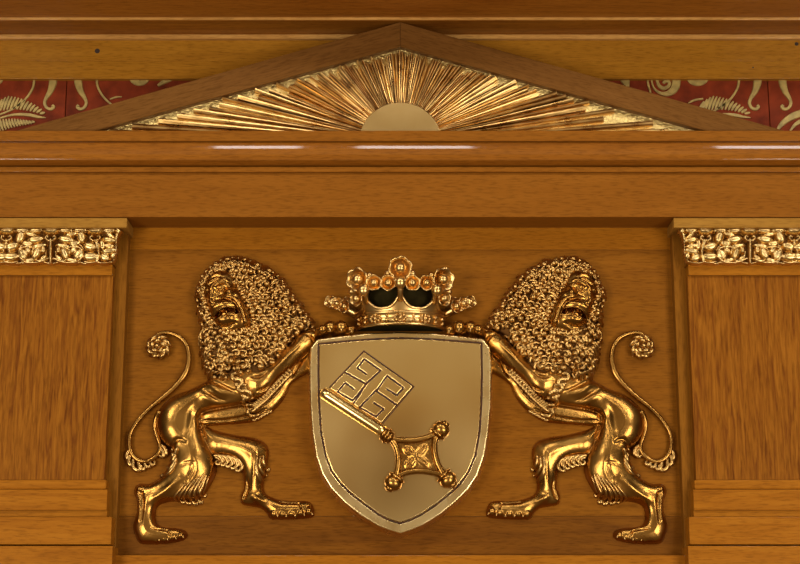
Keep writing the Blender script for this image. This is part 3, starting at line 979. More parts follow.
    def at(a, b):
        x, z = np.array(XZ(a, b, .045)) / U
        return int((z - fl.uz0) / fl.step), int((x - fl.ux0) / fl.step)

    def ok(a, b, dm):
        i, j = at(a, b)
        if not (0 <= i < fl.nz and 0 <= j < fl.nx): return False
        if d_mane[i, j] < dm or d_face[i, j] > -.9: return False
        return not (d_fore[i, j] > 1.0)
    for row in range(28):                       # rows of curls, each row shifted by half a curl
        for k_ in range(26):
            a = 190 + 8.2 * k_ + (4.1 if row % 2 else 0) + rnd.uniform(-1.3, 1.3)
            b = 250 + 6.9 * row + rnd.uniform(-1.2, 1.2)
            if ok(a, b, 3.4): cand.append((a, b, 8.2 * rnd.uniform(.88, 1.12)))
    ring = spline(FACE + [FACE[0]], 40)
    acc = 9.0
    for p0, p1 in zip(ring[:-1], ring[1:]):
        acc += math.hypot(*(p1 - p0))
        if acc < 5.6: continue
        cx0, cy0 = 225 + (p0[0] - 225) * 1.13, 301 + (p0[1] - 301) * 1.09
        if ok(cx0, cy0, .3) and all((cx0 - q[0]) ** 2 + (cy0 - q[1]) ** 2 > 14 for q in cand): cand.append((cx0, cy0, 6.2)); acc = 0
    ring = spline(MANE + [MANE[0]], 40)
    acc = 9.0
    for p0, p1 in zip(ring[:-1], ring[1:]):     # and a border of smaller ones
        acc += math.hypot(*(p1 - p0))
        if acc < 6.2: continue
        cx0, cy0 = 247 + (p0[0] - 247) * .965, 315 + (p0[1] - 315) * .972
        if ok(cx0, cy0, .3): cand.append((cx0, cy0, 6.4)); acc = 0
    for a, b, sp in cand:
        x, z = XZ(a, b, .045)
        f0 = fl.sample(HEAD, x / U, z / U)
        # local slope, to lay the curl on the dome
        gx = (fl.sample(HEAD, x / U + 1.5, z / U) - fl.sample(HEAD, x / U - 1.5, z / U)) / 3
        gz = (fl.sample(HEAD, x / U, z / U + 1.5) - fl.sample(HEAD, x / U, z / U - 1.5)) / 3
        gx, gz = max(-1.2, min(1.2, gx)), max(-1.2, min(1.2, gz))
        fa = math.atan2(-(b - 302), a - 224)          # away from the face
        R = sp * .5
        fa += rnd.uniform(-.45, .45)
        bx_, bz_ = .12 * R * math.cos(fa), .12 * R * math.sin(fa) - .3
        rb = R * rnd.uniform(.62, .84)
        lay = lambda ex, ez, lf: (x + ex * U, -(f0 + gx * ex + gz * ez + lf) * U, z + ez * U)
        mn.ball(lay(bx_, bz_, 1.6), (rb * U, rb * 1.35 * U, rb * U), 12, 9)
        up_ = math.pi / 2 + .9 * math.cos(fa) * -1 + rnd.uniform(-.4, .4)     # arcs wrap the side towards the crown of the head
        sg = 1 if math.cos(fa) > 0 else -1
        pts, rr = [], []
        for q in range(11):                      # the lock that ends in the knob
            t = q / 10
            aa = fa + sg * (.5 + 3.1 * t)
            rad_ = rb * (.30 + 1.2 * min(1, t * 1.6) + .35 * t)
            pts.append(lay(bx_ + rad_ * math.cos(aa), bz_ + rad_ * math.sin(aa), 2.9 - 1.9 * t))
            rr.append(rb * (.80 - .5 * t) * U)
        mn.tube(pts, rr, 8)
        if rnd.random() < .7:
            pts, rr = [], []
            for q in range(9):
                t = q / 8
                aa = fa + sg * (.9 + 2.0 * t)
                pts.append(lay(bx_ + rb * 2.15 * math.cos(aa), bz_ + rb * 2.15 * math.sin(aa), .9 + 1.4 * math.sin(math.pi * t)))
                rr.append(rb * (.22 + .26 * math.sin(math.pi * t)) * U)
            mn.tube(pts, rr, 6)
    # moustache: one long ridge from the nose round the mouth, ending in a knob
    mo = MB()
    for path, r0, r1 in (([(222, 299.2), (229, 298.2), (235.5, 300.6), (240, 306), (242.8, 313), (245, 320), (247.2, 324.4), (248.6, 323.2)], 1.0, 1.9),
                         ([(231, 302), (236.4, 304.6), (239, 309.5), (240.6, 316), (242.6, 321)], .6, 1.0)):
        lock(mo, np.maximum(blur(FF, 2), 12), path, r0, r1, .7, .05, 10, 6)
    if side > 0: mo = mo.mirrored()
    if side > 0:
        body, tu, mn, scalp = [q.mirrored() for q in (body, tu, mn, scalp)]
        claw_l = [q.mirrored() for q in claw_l]
        frs = {k_: q.mirrored() for k_, q in frs.items()}
    lab = ('gilded carved lion left of the shield, its tuft-tipped tail curling up at left' if side < 0 else
           'gilded carved lion right of the shield, its tuft-tipped tail curling up at right')
    e = empty('lion_carving', (side * abs(ax_), 0, az_), lab, 'lion carving', 'pair of gilded lions holding the shield')
    ob = body.build('body', GOLD, e)
    ob = mn.build('mane', GOLD_HAIR, e)
    scalp.build('mane_ground', GOLD_SHADED, ob)  # dark ground: shade between the curls is in its colour
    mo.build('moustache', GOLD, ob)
    for k_, q in frs.items(): q.build(k_, GOLD_HAIR, e)
    tu.build('tail_tuft', GOLD_HAIR, e)
    for q in claw_l: q.build('claw', GOLD_HAIR, e)
    return e


lion(-1, 5)
lion(1, 8)

# ------------------------------------------------------------------ shield and key
HS = .052
sx0, sz0 = XZ(CX, 533, 0)
sh = empty('shield', (0, 0, sz0), 'gilded heraldic shield bearing a slanted key, between the two lions', 'shield')
OUT = [(317.2, 339.3), (340, 336.2), (370, 333), (400.3, 331.8), (430, 333), (460, 336), (483.4, 339), (489.8, 347.5), (491.5, 366), (490.8, 405), (488.4, 432), (484.6, 456), (477.5, 476), (468, 490), (455.5, 502.5),
       (440, 515), (423, 525.5), (411, 530.5), (400.3, 533.8), (389, 530.5), (378, 526.2), (360.5, 515.6), (345, 503.5), (331, 489), (322, 474.5), (315.8, 456), (312.2, 432), (310.2, 405), (309.6, 366), (310.8, 347.5)]
INN = [(318.5, 344), (345, 341.5), (370, 339.6), (400.3, 338.3), (430, 339.3), (455, 341), (481.5, 343), (482, 375), (481.4, 405), (479.6, 432), (475.5, 455), (468.5, 472), (460, 484), (449, 494.5),
       (436, 505), (422, 514.5), (411, 520), (400.3, 523.5), (389, 520), (379, 515), (364.5, 504.5), (350.5, 493.5), (340, 483), (331.5, 471), (325.5, 455), (321, 432), (319.2, 405), (318.4, 375)]
fs = Field(303, 322, 498, 545, .5, HS)
dO = fs.sd(OUT, HS, 0)
dI = fs.sd(INN, HS, 0)
base = HS / U - .4
Sf = base + 1.2 * np.clip(dO / 1.4, 0, 1) ** .5
Sf = Sf - 1.3 * np.exp(-(dI / .8) ** 4)
xc, zc_ = np.array(XZ(CX, 420, HS)) / U
Sf = Sf + np.where(dI > 0, -.3 + 4.2 * np.exp(-1.3 * (((fs.X - xc) / 80) ** 2 + ((fs.Z - zc_) / 110) ** 2)), 0)
field_m, rim_m = MB(), MB()
fs.mesh(field_m, Sf, dI > .6)
Sr = np.where(dO > 0, Sf, np.maximum(base + 14 * dO, FLOOR))
# the shield's side slopes back to the panel
side_w = 1.4
keep_r = (dI < 1.2) & (dO > -2.6)
Sr = np.where(dO > 0, Sf, np.maximum(base * (1 - (-dO / 2.2)), FLOOR))
fs.mesh(rim_m, Sr, keep_r)
field_m.build('shield_field', GOLD_SHIELD, sh)
rim_m.build('rim', GOLD_RIM, sh)

# key: thing > part > sub-part
HK = HS + .004


def on_field(px, py, lift):
    x, z = np.array(XZ(px, py, HK)) / U
    return (x * U, -(fs.sample(Sf, x, z)) * U - lift, z * U)


shaft = MB()
A, B = (323.0, 392.6), (384.5, 433.2)
pts = [on_field(A[0] + (B[0] - A[0]) * t, A[1] + (B[1] - A[1]) * t, .004) for t in np.linspace(0, 1, 12)]
shaft.tube(pts, 5.4 * U, 16)
key = shaft.build('key_shaft', GOLD_SHIELD, sh)
col = MB()
dirv = np.array([B[0] - A[0], B[1] - A[1]]); dirv /= np.linalg.norm(dirv)
for t, r in ((-3.4, 7.0), (0.2, 8.2), (3.6, 6.4)):
    c = np.array((387.0, 436.4)) + dirv * t
    q = np.array((dirv[1], -dirv[0]))
    p = [on_field(c[0] + dirv[0] * w, c[1] + dirv[1] * w, .005) for w in (-1.7, -.6, .6, 1.7)]
    col.tube(p, [r * .86 * U, r * U, r * U, r * .86 * U], 18)
col.build('key_collar', GOLD, key)

bow = MB()
for s in ([(391.5, 439.3), (400.5, 440.8), (413.8, 440.8), (425, 438.6), (436, 434.5)], [(391.5, 440.0), (396.5, 448), (398.6, 458), (398, 468), (396, 477)],
          [(437.5, 434.5), (434.6, 444), (435, 454.5), (438, 465), (443.6, 475)], [(396.5, 477), (407, 472.6), (419.6, 471.2), (431, 472.5), (443.5, 475.5)]):
    q = spline(s, 6)
    bow.tube([on_field(a, b, .004) for a, b in q], 3.1 * U, 12)
bo = bow.build('key_bow', GOLD, sh)
for px, py, an in ((441.0, 430.0, math.atan2(1, .8)), (448.2, 480.2, math.atan2(-1, 1.0)), (393.2, 483.2, math.atan2(-1, -.7))):
    kb = MB()
    R = np.array([[math.cos(an), 0, -math.sin(an)], [0, 1, 0], [math.sin(an), 0, math.cos(an)]])
    c = np.array(on_field(px, py, .006))
    kb.ball(c, (7.6 * U, 7.6 * U, 8.6 * U), 18, 12, R)
    back = c - R @ np.array([6.0 * U, 0, 0])
    kb.ball(back, (3.0 * U, 8.2 * U, 8.6 * U), 16, 10, R)
    kb.ball(c + R @ np.array([6.4 * U, 0, 0]), (3.4 * U, 4.6 * U, 4.6 * U), 12, 8, R)
    kb.build('bow_knob', GOLD, bo)
# pierced plate of the bow with a four-petalled flower
ff = Field(388, 430, 450, 484, .4, HK)
plate = [(393, 441), (402, 443), (414, 443), (425, 441), (435, 438), (434, 446), (434, 455), (437, 465), (441, 473), (431, 471), (420, 469.5), (407, 471), (398, 474), (400, 466), (400, 457), (398, 448)]
dpz = ff.sd(plate, HK, 3)
Pl = fs.onto(Sf, ff) + 1.0
for a in range(4):
    an = math.radians(45 + 90 * a + 6)
    cx_, cy_ = 416 + 8.6 * math.cos(an), 456.5 - 7.6 * math.sin(an)
    Pl = bump(ff, Pl, cx_, cy_, 6.6, 3.8, 1.5, HK, an, 4)
    Pl = ridge(ff, Pl, [(416 + 2 * math.cos(an), 456.5 - 2 * math.sin(an), .6), (416 + 14 * math.cos(an), 456.5 - 13 * math.sin(an), 1)], .7, -1.2, HK)
Pl = bump(ff, Pl, 416, 456.5, 2.6, 2.6, 1.3, HK, 0, 3)
rng = np.random.RandomState(3)
Pl = Pl + .35 * blur(rng.rand(*Pl.shape) - .5, 1) * 2
pm = MB(); ff.mesh(pm, Pl, dpz > 0)
pm.build('flower_plate', GOLD, bo)

# bit: a square plate cut with four meanders
fb = Field(322, 343, 420, 428, .35, HK)
Lc, Tc, Rc, Bc = (329.0, 388.6), (363.8, 351.4), (413.6, 387.0), (381.5, 424.5)
dB = fb.sd([Lc, Tc, Rc, Bc], HK, 0)
Bf = fs.onto(Sf, fb) - .3 + 2.2 * np.clip(dB / 1.0, 0, 1)
tp_ = lambda a, b: (310 + a / 6.88, 340 + b / 6.88)
CH = ([(235, 222), (385, 306), (486, 214), (374, 134), (326, 195), (387, 238)],
           [(378, 318), (296, 420), (190, 360), (243, 297), (302, 342)],
           [(604, 458), (458, 355), (530, 250), (643, 334), (597, 386), (530, 342)],
           [(335, 475), (455, 350)],
           [(345, 470), (455, 532), (508, 480), (440, 436)],
           [(300, 440), (385, 310)])
for ch in CH:
    d, _ = fb.pd([tp_(a, b) for a, b in ch], HK, smooth=0)
    Bf = Bf - 1.0 * np.exp(-(d / .8) ** 4)
bm = MB(); fb.mesh(bm, Bf, dB > -.3)
kb_ = bm.build('key_bit', GOLD_SHIELD, sh)


def engrave(mb, fld, F, pts, wid, lift, h, n=1):
    """a dark line lying in a cut; pts in pixels"""
    q = spline(pts, n) if n > 1 else np.array(pts, float)
    for (a0, b0), (a1, b1) in zip(q[:-1], q[1:]):
        m_ = max(2, int(math.hypot(a1 - a0, b1 - b0) / 2))
        pp = []
        for t in np.linspace(0, 1, m_ + 1):
            x, z = np.array(XZ(a0 + (a1 - a0) * t, b0 + (b1 - b0) * t, h)) / U
            pp.append((x * U, -(fld.sample(F, x, z) + lift) * U, z * U))
        mb.tube(pp, wid * .5 * U, 6)


en = MB()
for ch in CH:
    engrave(en, fb, Bf, [tp_(a, b) for a, b in ch], 1.35, .45, HK)
en.build('meander_line', ENGRAVED, kb_)
en = MB()
engrave(en, fs, Sf, [(329.2, 387.6), (363.8, 350.9), (414.2, 387.0), (382.5, 424.5)], .9, .1, HK)
en.build('bit_outline', ENGRAVED, kb_)
en = MB()
engrave(en, fs, Sf, INN + [INN[0]], 1.1, .35, HS, 1)
en.build('border_line', ENGRAVED, sh)

# ------------------------------------------------------------------ crown
HCR = .0
crx, crz = XZ(CX, 333.0, 0)
cr = empty('crown', (0, 0, crz), 'gilded crown with five flower fleurons on top of the shield', 'crown')
RB = 43.6 * U                   # band radius
zb0 = XZ(CX, 332.6, 0)[1] + .0005
zb1 = zb0 + 14.2 * U
DEP = .82                       # the ring is a little flattened front to back


def cpt(th, r, z):
    """th: 0 = front, +-90 deg = at the wall"""
    return (r * math.sin(th), -.004 - r * DEP * math.cos(th), z)


def flare(t):                   # radius of the crown's sheet above the band, t in U
    return RB + (.30 * t + .010 * t * t) * U


ths = np.linspace(-math.pi / 2, math.pi / 2, 97)


def topedge(th):
    """height of the sheet's scalloped edge over the band"""
    w = abs(math.cos(2 * th)) if False else 0
    ph = (th + math.pi / 2) / (math.pi / 4)
    fr_ = abs(ph - round(ph)) * 2          # 0 at a fleuron, 1 midway
    return (2.6 + 14.0 * (1 - fr_) ** 3.0)


band = MB()
prof = [(0, 1.4), (1.0, 1.9), (2.4, 1.6), (3.2, .2), (11.0, .4), (11.8, 1.8), (13.2, 2.1), (14.4, 1.2), (14.4, -1.2), (0, -1.2)]
v, f = [], []
for th in ths:
    for zz, rr in prof: v.append(cpt(th, RB + rr * U, zb0 + zz * U))
n = len(prof)
for i in range(len(ths) - 1):
    for j in range(n):
        j2 = (j + 1) % n
        f.append((i * n + j, (i + 1) * n + j, (i + 1) * n + j2, i * n + j2))
band.add(v, f)
bd = band.build('band', GOLD_CROWN, cr, bevel=0)
gem = MB()
RG = RB + 1.5 * U


def stud(th, zz, r):
    c = cpt(th, RG, zb0 + zz * U)
    gem.ball(c, r * U, 9, 7)


for th in np.radians([-61, -33, 0, 33, 61][1:4]):
    for q in range(8):
        a = 2 * math.pi * q / 8
        stud(th + 5.2 / 43.6 * math.cos(a), 7 + 3.3 * math.sin(a), 1.6)
    stud(th, 7, 2.5)
for th in np.radians([-66, -17, 17, 66, -50, 50]):
    stud(th, 9.3, 1.8); stud(th, 4.8, 1.8)
gem.build('beads', GOLD_CROWN, bd)
# scalloped sheet with a rolled rim
sheet = MB(); v, f = [], []
K = 8
for th in ths:
    te = topedge(th)
    for q in range(K):
        t = te * q / (K - 1)
        v.append(cpt(th, flare(t) - .3 * U, zb1 + t * U))
for i in range(len(ths) - 1):
    for q in range(K - 1):
        f.append((i * K + q, (i + 1) * K + q, (i + 1) * K + q + 1, i * K + q + 1))
sheet.add(v, f)
nv = len(v)
sheet.add([(x * .985, y * .985 + .0005, z) for x, y, z in v], [tuple(reversed(q)) for q in f])
sheet.tube([cpt(th, flare(topedge(th)), zb1 + topedge(th) * U) for th in ths], 1.5 * U, 8)
sheet.build('scalloped_sheet', GOLD_CROWN, cr)
# dark lining inside
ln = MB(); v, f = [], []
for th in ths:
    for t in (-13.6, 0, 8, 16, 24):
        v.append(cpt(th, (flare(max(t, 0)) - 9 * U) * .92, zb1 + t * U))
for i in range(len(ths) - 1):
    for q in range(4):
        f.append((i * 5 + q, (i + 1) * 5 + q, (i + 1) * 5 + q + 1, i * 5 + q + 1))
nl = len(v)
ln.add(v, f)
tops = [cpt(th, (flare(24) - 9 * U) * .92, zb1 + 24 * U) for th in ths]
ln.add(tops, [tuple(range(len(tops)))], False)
shade_sheet = [cpt(th, (RB - 1.5 * U), zb0 + .8 * U) for th in ths]  # dark sheet under the band, painting the shade inside the crown
ln.add(shade_sheet, [tuple(range(len(shade_sheet)))], False)
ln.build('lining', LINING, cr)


def flower(mb, c, r, nrm, petals=5, ball=.46, ph=.3):
    """a lobed cup with a ball in it, facing nrm"""
    nrm = np.array(nrm, float); nrm /= np.linalg.norm(nrm)
    s = np.cross(nrm, [0, 0, 1.0]); s /= np.linalg.norm(s)
    t = np.cross(s, nrm)
    c = np.array(c)
    prof = [(.0, -.62), (.45, -.56), (.80, -.28), (1.0, .10), (1.04, .24), (.98, .32), (.88, .26), (.72, .02), (.45, -.12), (0, -.16)]
    k = 40
    v, f = [], []
    for rr_, hh_ in prof:
        for q in range(k):
            a = 2 * math.pi * q / k
            lob = 1 + (.13 * abs(math.cos(petals / 2 * (a + ph))) - .07) * min(1, rr_ * 1.3)
            v.append(c + r * (rr_ * lob * (math.cos(a) * s + math.sin(a) * t) + (hh_ + .06 * rr_ * math.cos(petals * (a + ph))) * nrm))
    for i in range(len(prof) - 1):
        for q in range(k):
            q2 = (q + 1) % k
            f.append((i * k + q, i * k + q2, (i + 1) * k + q2, (i + 1) * k + q))
    mb.add(v, f)
    mb.ball(c + nrm * r * .12, r * ball, 14, 10)


def fleuron(px, py, h, tilt, lean):
    """trefoil: big rosette on top, one at each side, a bud in the middle; px, py of the bud"""
    mb = MB()
    c = np.array(P(px, py, h))
    nr = np.array([tilt, -1.0, -.18]); nr /= np.linalg.norm(nr)
    sl, cl = math.sin(lean), math.cos(lean)
    x_ = np.array([1.0, tilt, 0]); x_ /= np.linalg.norm(x_)
    z_ = np.array([0, -.18, 1.0]); z_ /= np.linalg.norm(z_)
    sd, up = x_ * cl + z_ * -sl, x_ * sl + z_ * cl
    u = U
    flower(mb, c + up * 13.2 * u, 11.0 * u, nr, 6, .5)
    for s_ in (-1, 1):
        flower(mb, c + sd * s_ * 11.6 * u - up * 1.0 * u + np.array([0, .003, 0]), 7.4 * u, nr + x_ * .22 * s_, 5, .55, ph=s_)
        mb.ball(c + sd * s_ * 12 * u + up * 8.5 * u + np.array([0, .004, 0]), 3.2 * u, 10, 7)
    mb.ball(c + nr * 4.0 * u - up * 1.0 * u, (5.8 * u, 5.6 * u, 6.4 * u), 14, 10)
    for s_ in (-1, 1):     # leaf clasping the bud
        mb.tube([c + sd * s_ * 5.5 * u + up * 5 * u + nr * 2 * u, c + sd * s_ * 4.4 * u + up * 1 * u + nr * 6 * u, c - up * 5.5 * u + nr * 7.5 * u], [1.0 * u, 1.3 * u, .7 * u], 7)
    return mb, c


for px, py, h, tilt, th, lean in ((400.3, 281.6, .125, 0, 0, 0), (365.0, 289.6, .098, -.5, -44, -.62), (435.6, 289.6, .098, .5, 44, .62)):
    mb, c = fleuron(px, py, h, tilt, lean)
    th = math.radians(th)
    foot = np.array(cpt(th, flare(9), zb1 + 9 * U))
    mb.tube([foot, (foot + c) / 2 + np.array([0, -.001, 0]), c], [3.0 * U, 2.6 * U, 3.6 * U], 10)
    mb.build('fleuron', GOLD_CROWN, cr)
for s in (-1, 1):           # the two against the wall, seen from the side
    mb = MB()
    foot = np.array(cpt(s * math.radians(84), flare(3), zb1 + 3 * U))
    q = spline([foot, np.array(P(CX + s * 53.5, 309.5, .02)), np.array(P(CX + s * 60, 304, .022)), np.array(P(CX + s * 69.5, 302.2, .022))], 6)
    mb.tube(q, np.linspace(4.2, 6.0, len(q)) * U, 10)
    for dx, dy, r, h in ((70.0, 301.6, 4.4, .026), (62.8, 303.6, 4.6, .036), (55.5, 306.5, 5.0, .044), (52.5, 302.5, 4.2, .03)):
        c = np.array(P(CX + s * dx, dy, h))
        flower(mb, c, r * U * 1.35, (s * .7, -1, .1), 5, .5)
    mb.build('fleuron', GOLD_CROWN, cr)

# ------------------------------------------------------------------ pilasters
def leafbump(F, fl_, px, py, rx, ry, ang, hgt, h):
    a = math.radians(ang)
    x, z = np.array(XZ(px, py, h)) / U
    if ry > rx: rx, ry, a = ry, rx, a + math.pi / 2
    rx, ry = rx * 1.32, ry * 1.30
    u_ = ((fl_.X - x) * math.cos(a) + (fl_.Z - z) * math.sin(a)) / rx
    b = -(fl_.X - x) * math.sin(a) + (fl_.Z - z) * math.cos(a)
    w_ = ry * np.maximum(1 - np.abs(u_) ** 2.2, 1e-3)
    q_ = (b / w_) ** 2
    D = np.where((np.abs(u_) < 1) & (q_ < 1), 1.2 + hgt * np.sqrt(np.maximum(1 - q_ ** 1.4, 0)) * (1 - .45 * u_ ** 4) - .5 * np.exp(-(b / .5) ** 2), FLOOR)
    return np.maximum(F, D)


HF0 = .068          # ground of the carved frieze
fc = Field(-62, 222, 127, 268, .35, HF0 + .012)


def frieze_field():
    h = HF0 + .012
    F = np.zeros(fc.X.shape)

    def half(X, F):
        # flower above the straight stem at 51, and the half-cell beside it
        lv = [(36, 239.6, 6.6, 3.6, 8, 5.0), (20.6, 237.2, 3.8, 5.4, -20, 5.0), (27.2, 243.8, 4.6, 2.8, -10, 4.2), (12.2, 246.4, 5.4, 4.0, 15, 4.8), (11.2, 256.8, 6.6, 4.0, 0, 5.2),
              (23.4, 254.6, 4.2, 4.8, 30, 4.8), (37.0, 254.0, 3.4, 5.6, -25, 6.2), (39.6, 246.0, 6.0, 2.0, 8, 4.0), (22, 230.8, 6, 2.2, 0, 4.0), (36, 230.8, 6, 2.2, 0, 4.0), (31, 234.6, 5, 2.0, -12, 3.6),
              (28.4, 250.5, 2.6, 3.2, 40, 5.0), (31, 260.2, 5.4, 2.0, 12, 4.0), (43.5, 258, 3.2, 2.0, 35, 4.0), (43.6, 250, 2.0, 2.8, 0, 4.0)]
        for a, b, rx, ry, an, hg in lv:
            sgn = 1 if X(1) > X(0) else -1
            F = leafbump(F, fc, X(a), b, rx, ry, an * sgn, hg, h)
        for pts, sg, am in (([(48.5, 258.5), (42, 261.5), (34, 263), (25, 262), (19.5, 256), (20.5, 249.5), (26, 247), (33, 247.5)], 1.15, 5.0),
                            ([(46.5, 252), (45, 258), (39, 261), (33.5, 257.5), (33, 250), (38, 247.5)], 1.0, 4.6),
                            ([(7, 240), (5.0, 247), (3.0, 255), (5, 261.5), (12, 263), (17, 262)], 1.15, 5.0),
                            ([(18.5, 249), (22, 245), (28, 240), (33, 236)], .8, 3.6)):
            d, _ = fc.pd([(X(a), b) for a, b in pts], h)
            F = np.maximum(F, am * np.exp(-(d / sg) ** 4))
        return F

    def blossom(F, x):
        F = np.maximum(F, dome(fc, x, 231, 8.6, 5.2, 8.0, h, 0, 1))
        F = np.where(dome(fc, x, 229.2, 6.4, 3.0, 1, h) > 0, np.minimum(F, 3.8), F)
        for s in (-1, 1):
            d, _ = fc.pd([(x, 241), (x + s * 2.6, 241), (x + s * 5, 238.6), (x + s * 4, 236.6), (x + s * 2.4, 237.4)], h)
            F = np.maximum(F, 6 * np.exp(-(d / 1.1) ** 4))
        return F

    for o in (0, -89):
        F = half(lambda q: q + o, F)
        F = half(lambda q: 102.2 - q + o, F)
    for x in (51.1, 6.8, -37.7, 95.4): F = blossom(F, x)
    for x in (51.1, -37.9):
        d, _ = fc.pd([(x, 240), (x, 263)], h, smooth=0)
        F = np.maximum(F, 6.5 * np.exp(-(d / 1.4) ** 4))
    # the end beyond the last blossom
    F0 = F.copy()
    # stop the repeated half-cells past the last flower's stem
    for a, b, rx, ry, an, hg in ((109.6, 240.4, 5.8, 2.9, -10, 5.2), (108.6, 246.2, 5.2, 2.1, -5, 4.6), (109, 251.4, 6.2, 3.0, 8, 5.4), (105, 257.6, 4.4, 3.8, -30, 5.2), (109.4, 231, 5.4, 2.6, 0, 4.6),
                                 (113.6, 256.2, 2.8, 2.6, 60, 5.0), (110.5, 235.8, 4.4, 2.0, -35, 4.4), (102.4, 245, 2.4, 4.6, 10, 4.4), (119.5, 232.2, 3.6, 2.6, -35, 6.5), (117.3, 237.5, 1.8, 4.0, -8, 5.5)):
        F = leafbump(F, fc, a, b, rx, ry, an, hg, h)
    d, _ = fc.pd([(97, 240), (98.6, 247), (98.8, 255), (96.6, 261), (100, 263.2), (107, 263.4), (113, 262), (116, 257.5), (116.8, 250), (116.8, 243), (118.5, 237), (121.5, 233.5)], h)
    F = np.maximum(F, 5.4 * np.exp(-(d / 1.2) ** 4))
    return F


EDGE = [(-60, 223), (116, 223), (121.2, 229.2), (122.2, 231.4), (120.2, 234.4), (117.8, 238), (116.8, 244), (116.8, 252), (115.8, 258), (112.6, 262.6), (107.4, 264.4), (101, 264.4), (97, 263.2), (92, 264.3), (84, 264.2), (80.5, 263), (75, 264.3), (66, 264.2),
        (58, 262.8), (51.1, 264.4), (44, 262.8), (36, 264.2), (27, 264.3), (21.5, 263), (17, 264.2), (9, 264.3), (4.5, 263), (-4, 264.3), (-60, 264.3)]
h_ = HF0 + .012
FR = frieze_field()
dF = fc.sd(EDGE, h_, 0)
_rim = 3.4 * np.exp(-((dF - .5) / 1.0) ** 4) * ((fc.Z < np.array(XZ(0, 252, h_))[1] / U) | (fc.X > np.array(XZ(112, 245, h_))[0] / U))
FR = np.maximum(FR, _rim)
FRo = np.where(dF > 0, FR + .6 * np.clip(dF, 0, 1), np.maximum(FR + 45 * dF, -2))
# the carved right end curls back to the pilaster
fz = MB()
FRo = np.where(FRo > 0, FRo * 1.25, FRo)
fc.mesh(fz, FRo, dF > 0, HF0)


def pilaster(side):
    def bx(mb, px0, px1, pytop, pybot, h, hb=0.0, pytop_h=None):
        """a block whose front face shows between two rows; its inner edge at px1 on the left pilaster"""
        z1 = XZ(CX, pytop, h)[1]; z0 = XZ(CX, pybot, h)[1]
        x1 = XZ(px1, (pytop + pybot) / 2, h)[0]
        mb.box(-XW if px0 is None else px0, x1, -h, hb, z0, z1)
        return mb

    def put(mb, name, mat, parent, **k):
        return (mb if side < 0 else mb.mirrored()).build(name, mat, parent, **k)

    x_in = XZ(109, 380, .06)[0]
    lab = ('oak pilaster left of the lions, gilded carved band under its cap' if side < 0 else
           'oak pilaster right of the lions, gilded carved band under its cap')
    e = empty('pilaster', (side * abs(x_in), 0, XZ(CX, 564, .08)[1] - .1), lab, 'pilaster', 'pair of pilasters flanking the lions')
    m = MB()
    xj = XZ(122.6, 380, .032)[0]
    m.box(-XW, xj, -.032, .03, 1.45, XZ(CX, 228, 0)[1] + .02)
    put(m, 'backboard', W_JAMB, e, bevel=.0015)
    m = bx(MB(), None, 108.6, 275.5, 490, .058); put(m, 'shaft', W_SHAFT, e, bevel=.0015)
    m = bx(MB(), None, 112.2, 262, 275.2, .066); put(m, 'necking', W_RAIL, e, bevel=.0015)
    m = MB()
    x1 = XZ(126.8, 226, .097)[0]
    m.box(-XW, x1, -.097, -.0, XZ(CX, 227.6, .097)[1], zc0 - .001)
    put(m, 'abacus', W_CAP, e, bevel=.002)
    m = MB()
    x1 = XZ(114.5, 250, HF0)[0]
    m.box(-XW, x1, -HF0 + .002, 0, XZ(CX, 264.3, HF0 + .012)[1] + .003, XZ(CX, 229, HF0)[1])
    put(m, 'frieze_core', W_JAMB, e)
    cf = put(fz, 'carved_frieze', GOLD_LEAF, e)
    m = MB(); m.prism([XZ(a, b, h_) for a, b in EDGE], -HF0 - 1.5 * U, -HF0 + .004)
    put(m, 'frieze_ground', GOLD_SHADED, cf)  # dark ground: shade between the leaves is in its colour
    m = bx(MB(), None, 106.2, 479.6, 489.2, .068); put(m, 'base_bevel', W_PLINTH, e, bevel=.004)
    m = bx(MB(), None, 107.0, 489.4, 510.2, .071); put(m, 'base_board', W_PLINTH, e, bevel=.0015)
    m = bx(MB(), None, 107.0, 510.2, 517, .064); put(m, 'base_strip', W_RAIL, e, bevel=.001)
    m = bx(MB(), None, 111.3, 516.8, 544.4, .078); put(m, 'plinth_board', W_PLINTH, e, bevel=.0015)
    m = bx(MB(), None, 111.6, 545.8, 600, .078); put(m, 'plinth_board', W_PLINTH, e, bevel=.0015)


pilaster(-1)
pilaster(1)

# ------------------------------------------------------------------ light
def area(name, loc, target, sx, sy, power, col=(1, .9, .78)):
    d = bpy.data.lights.new(name, 'AREA')
    d.shape = 'RECTANGLE'; d.size = sx; d.size_y = sy; d.energy = power; d.color = col
    o = bpy.data.objects.new(name, d); C.objects.link(o)
    o.location = loc
    from mathutils import Vector
    o.rotation_euler = (Vector(target) - Vector(loc)).to_track_quat('-Z', 'Y').to_euler()
    return o


T = (0, 0, 2.5)
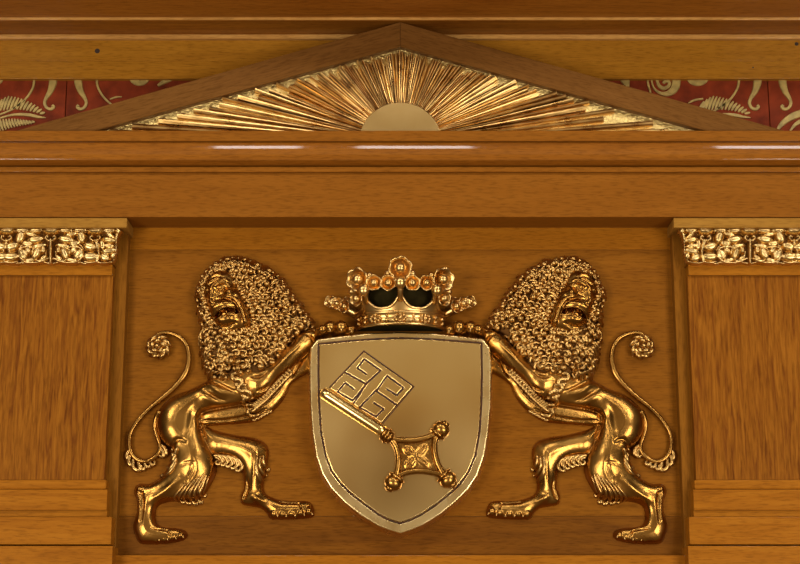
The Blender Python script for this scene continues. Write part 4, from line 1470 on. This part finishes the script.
# strip lights of the room, mirrored in the rounded moulding
for x0, x1 in ((-.78, -.42), (-.18, .30), (1.33, 1.85)):
    area('overhead_light', ((x0 + x1) / 2, -2.4, 4.45), ((x0 + x1) / 2, 0, 2.9), x1 - x0, .5, 7 * (x1 - x0) / .4, (1, .95, .9))
area('overhead_light', (-2.7, -3.4, 4.6), T, .7, .5, 34, (1, .93, .84))  # added fill from above left, unseen, kept out of the moulding's reflections
area('overhead_light', (2.7, -3.4, 4.6), T, .7, .5, 34, (1, .93, .84))  # added fill from above right, likewise unseen
# added soft fill lights, unseen, to either side behind the camera
for x in (-2.6, 2.6):
    area('fill_light', (x, -4.3, 1.3), T, 1.7, 1.5, 105, (1, .92, .82))

w = bpy.data.worlds.new('room'); scn.world = w
w.use_nodes = True
nt = w.node_tree
bg = nt.nodes['Background']
tc = nt.nodes.new('ShaderNodeTexCoord')
sp = nt.nodes.new('ShaderNodeSeparateXYZ')
nt.links.new(tc.outputs['Generated'], sp.inputs[0])
cr_ = nt.nodes.new('ShaderNodeValToRGB')
mr = nt.nodes.new('ShaderNodeMapRange')
mr.inputs['From Min'].default_value = -1; mr.inputs['From Max'].default_value = 1
nt.links.new(sp.outputs['Z'], mr.inputs['Value'])
nt.links.new(mr.outputs[0], cr_.inputs['Fac'])
el = cr_.color_ramp.elements
el[0].position = 0; el[0].color = (.16, .105, .055, 1)
el[1].position = 1; el[1].color = (.08, .064, .048, 1)
for p, c in ((.28, (.34, .23, .12)), (.38, (.30, .2, .105)), (.46, (.08, .052, .03)), (.515, (.11, .07, .035)), (.55, (.20, .105, .04)), (.572, (.31, .17, .068)), (.592, (.42, .30, .16)), (.61, (.50, .375, .21)), (.67, (.42, .30, .165)), (.76, (.14, .105, .07))):
    q = el.new(p); q.color = (*c, 1)
ab = nt.nodes.new('ShaderNodeMath'); ab.operation = 'ABSOLUTE'
nt.links.new(sp.outputs['X'], ab.inputs[0])
m2 = nt.nodes.new('ShaderNodeMapRange'); m2.inputs['From Min'].default_value = .2; m2.inputs['From Max'].default_value = .85
m2.inputs['To Min'].default_value = .85; m2.inputs['To Max'].default_value = .25
nt.links.new(ab.outputs[0], m2.inputs['Value'])
nt.links.new(cr_.outputs['Color'], bg.inputs['Color'])
nt.links.new(m2.outputs[0], bg.inputs['Strength'])
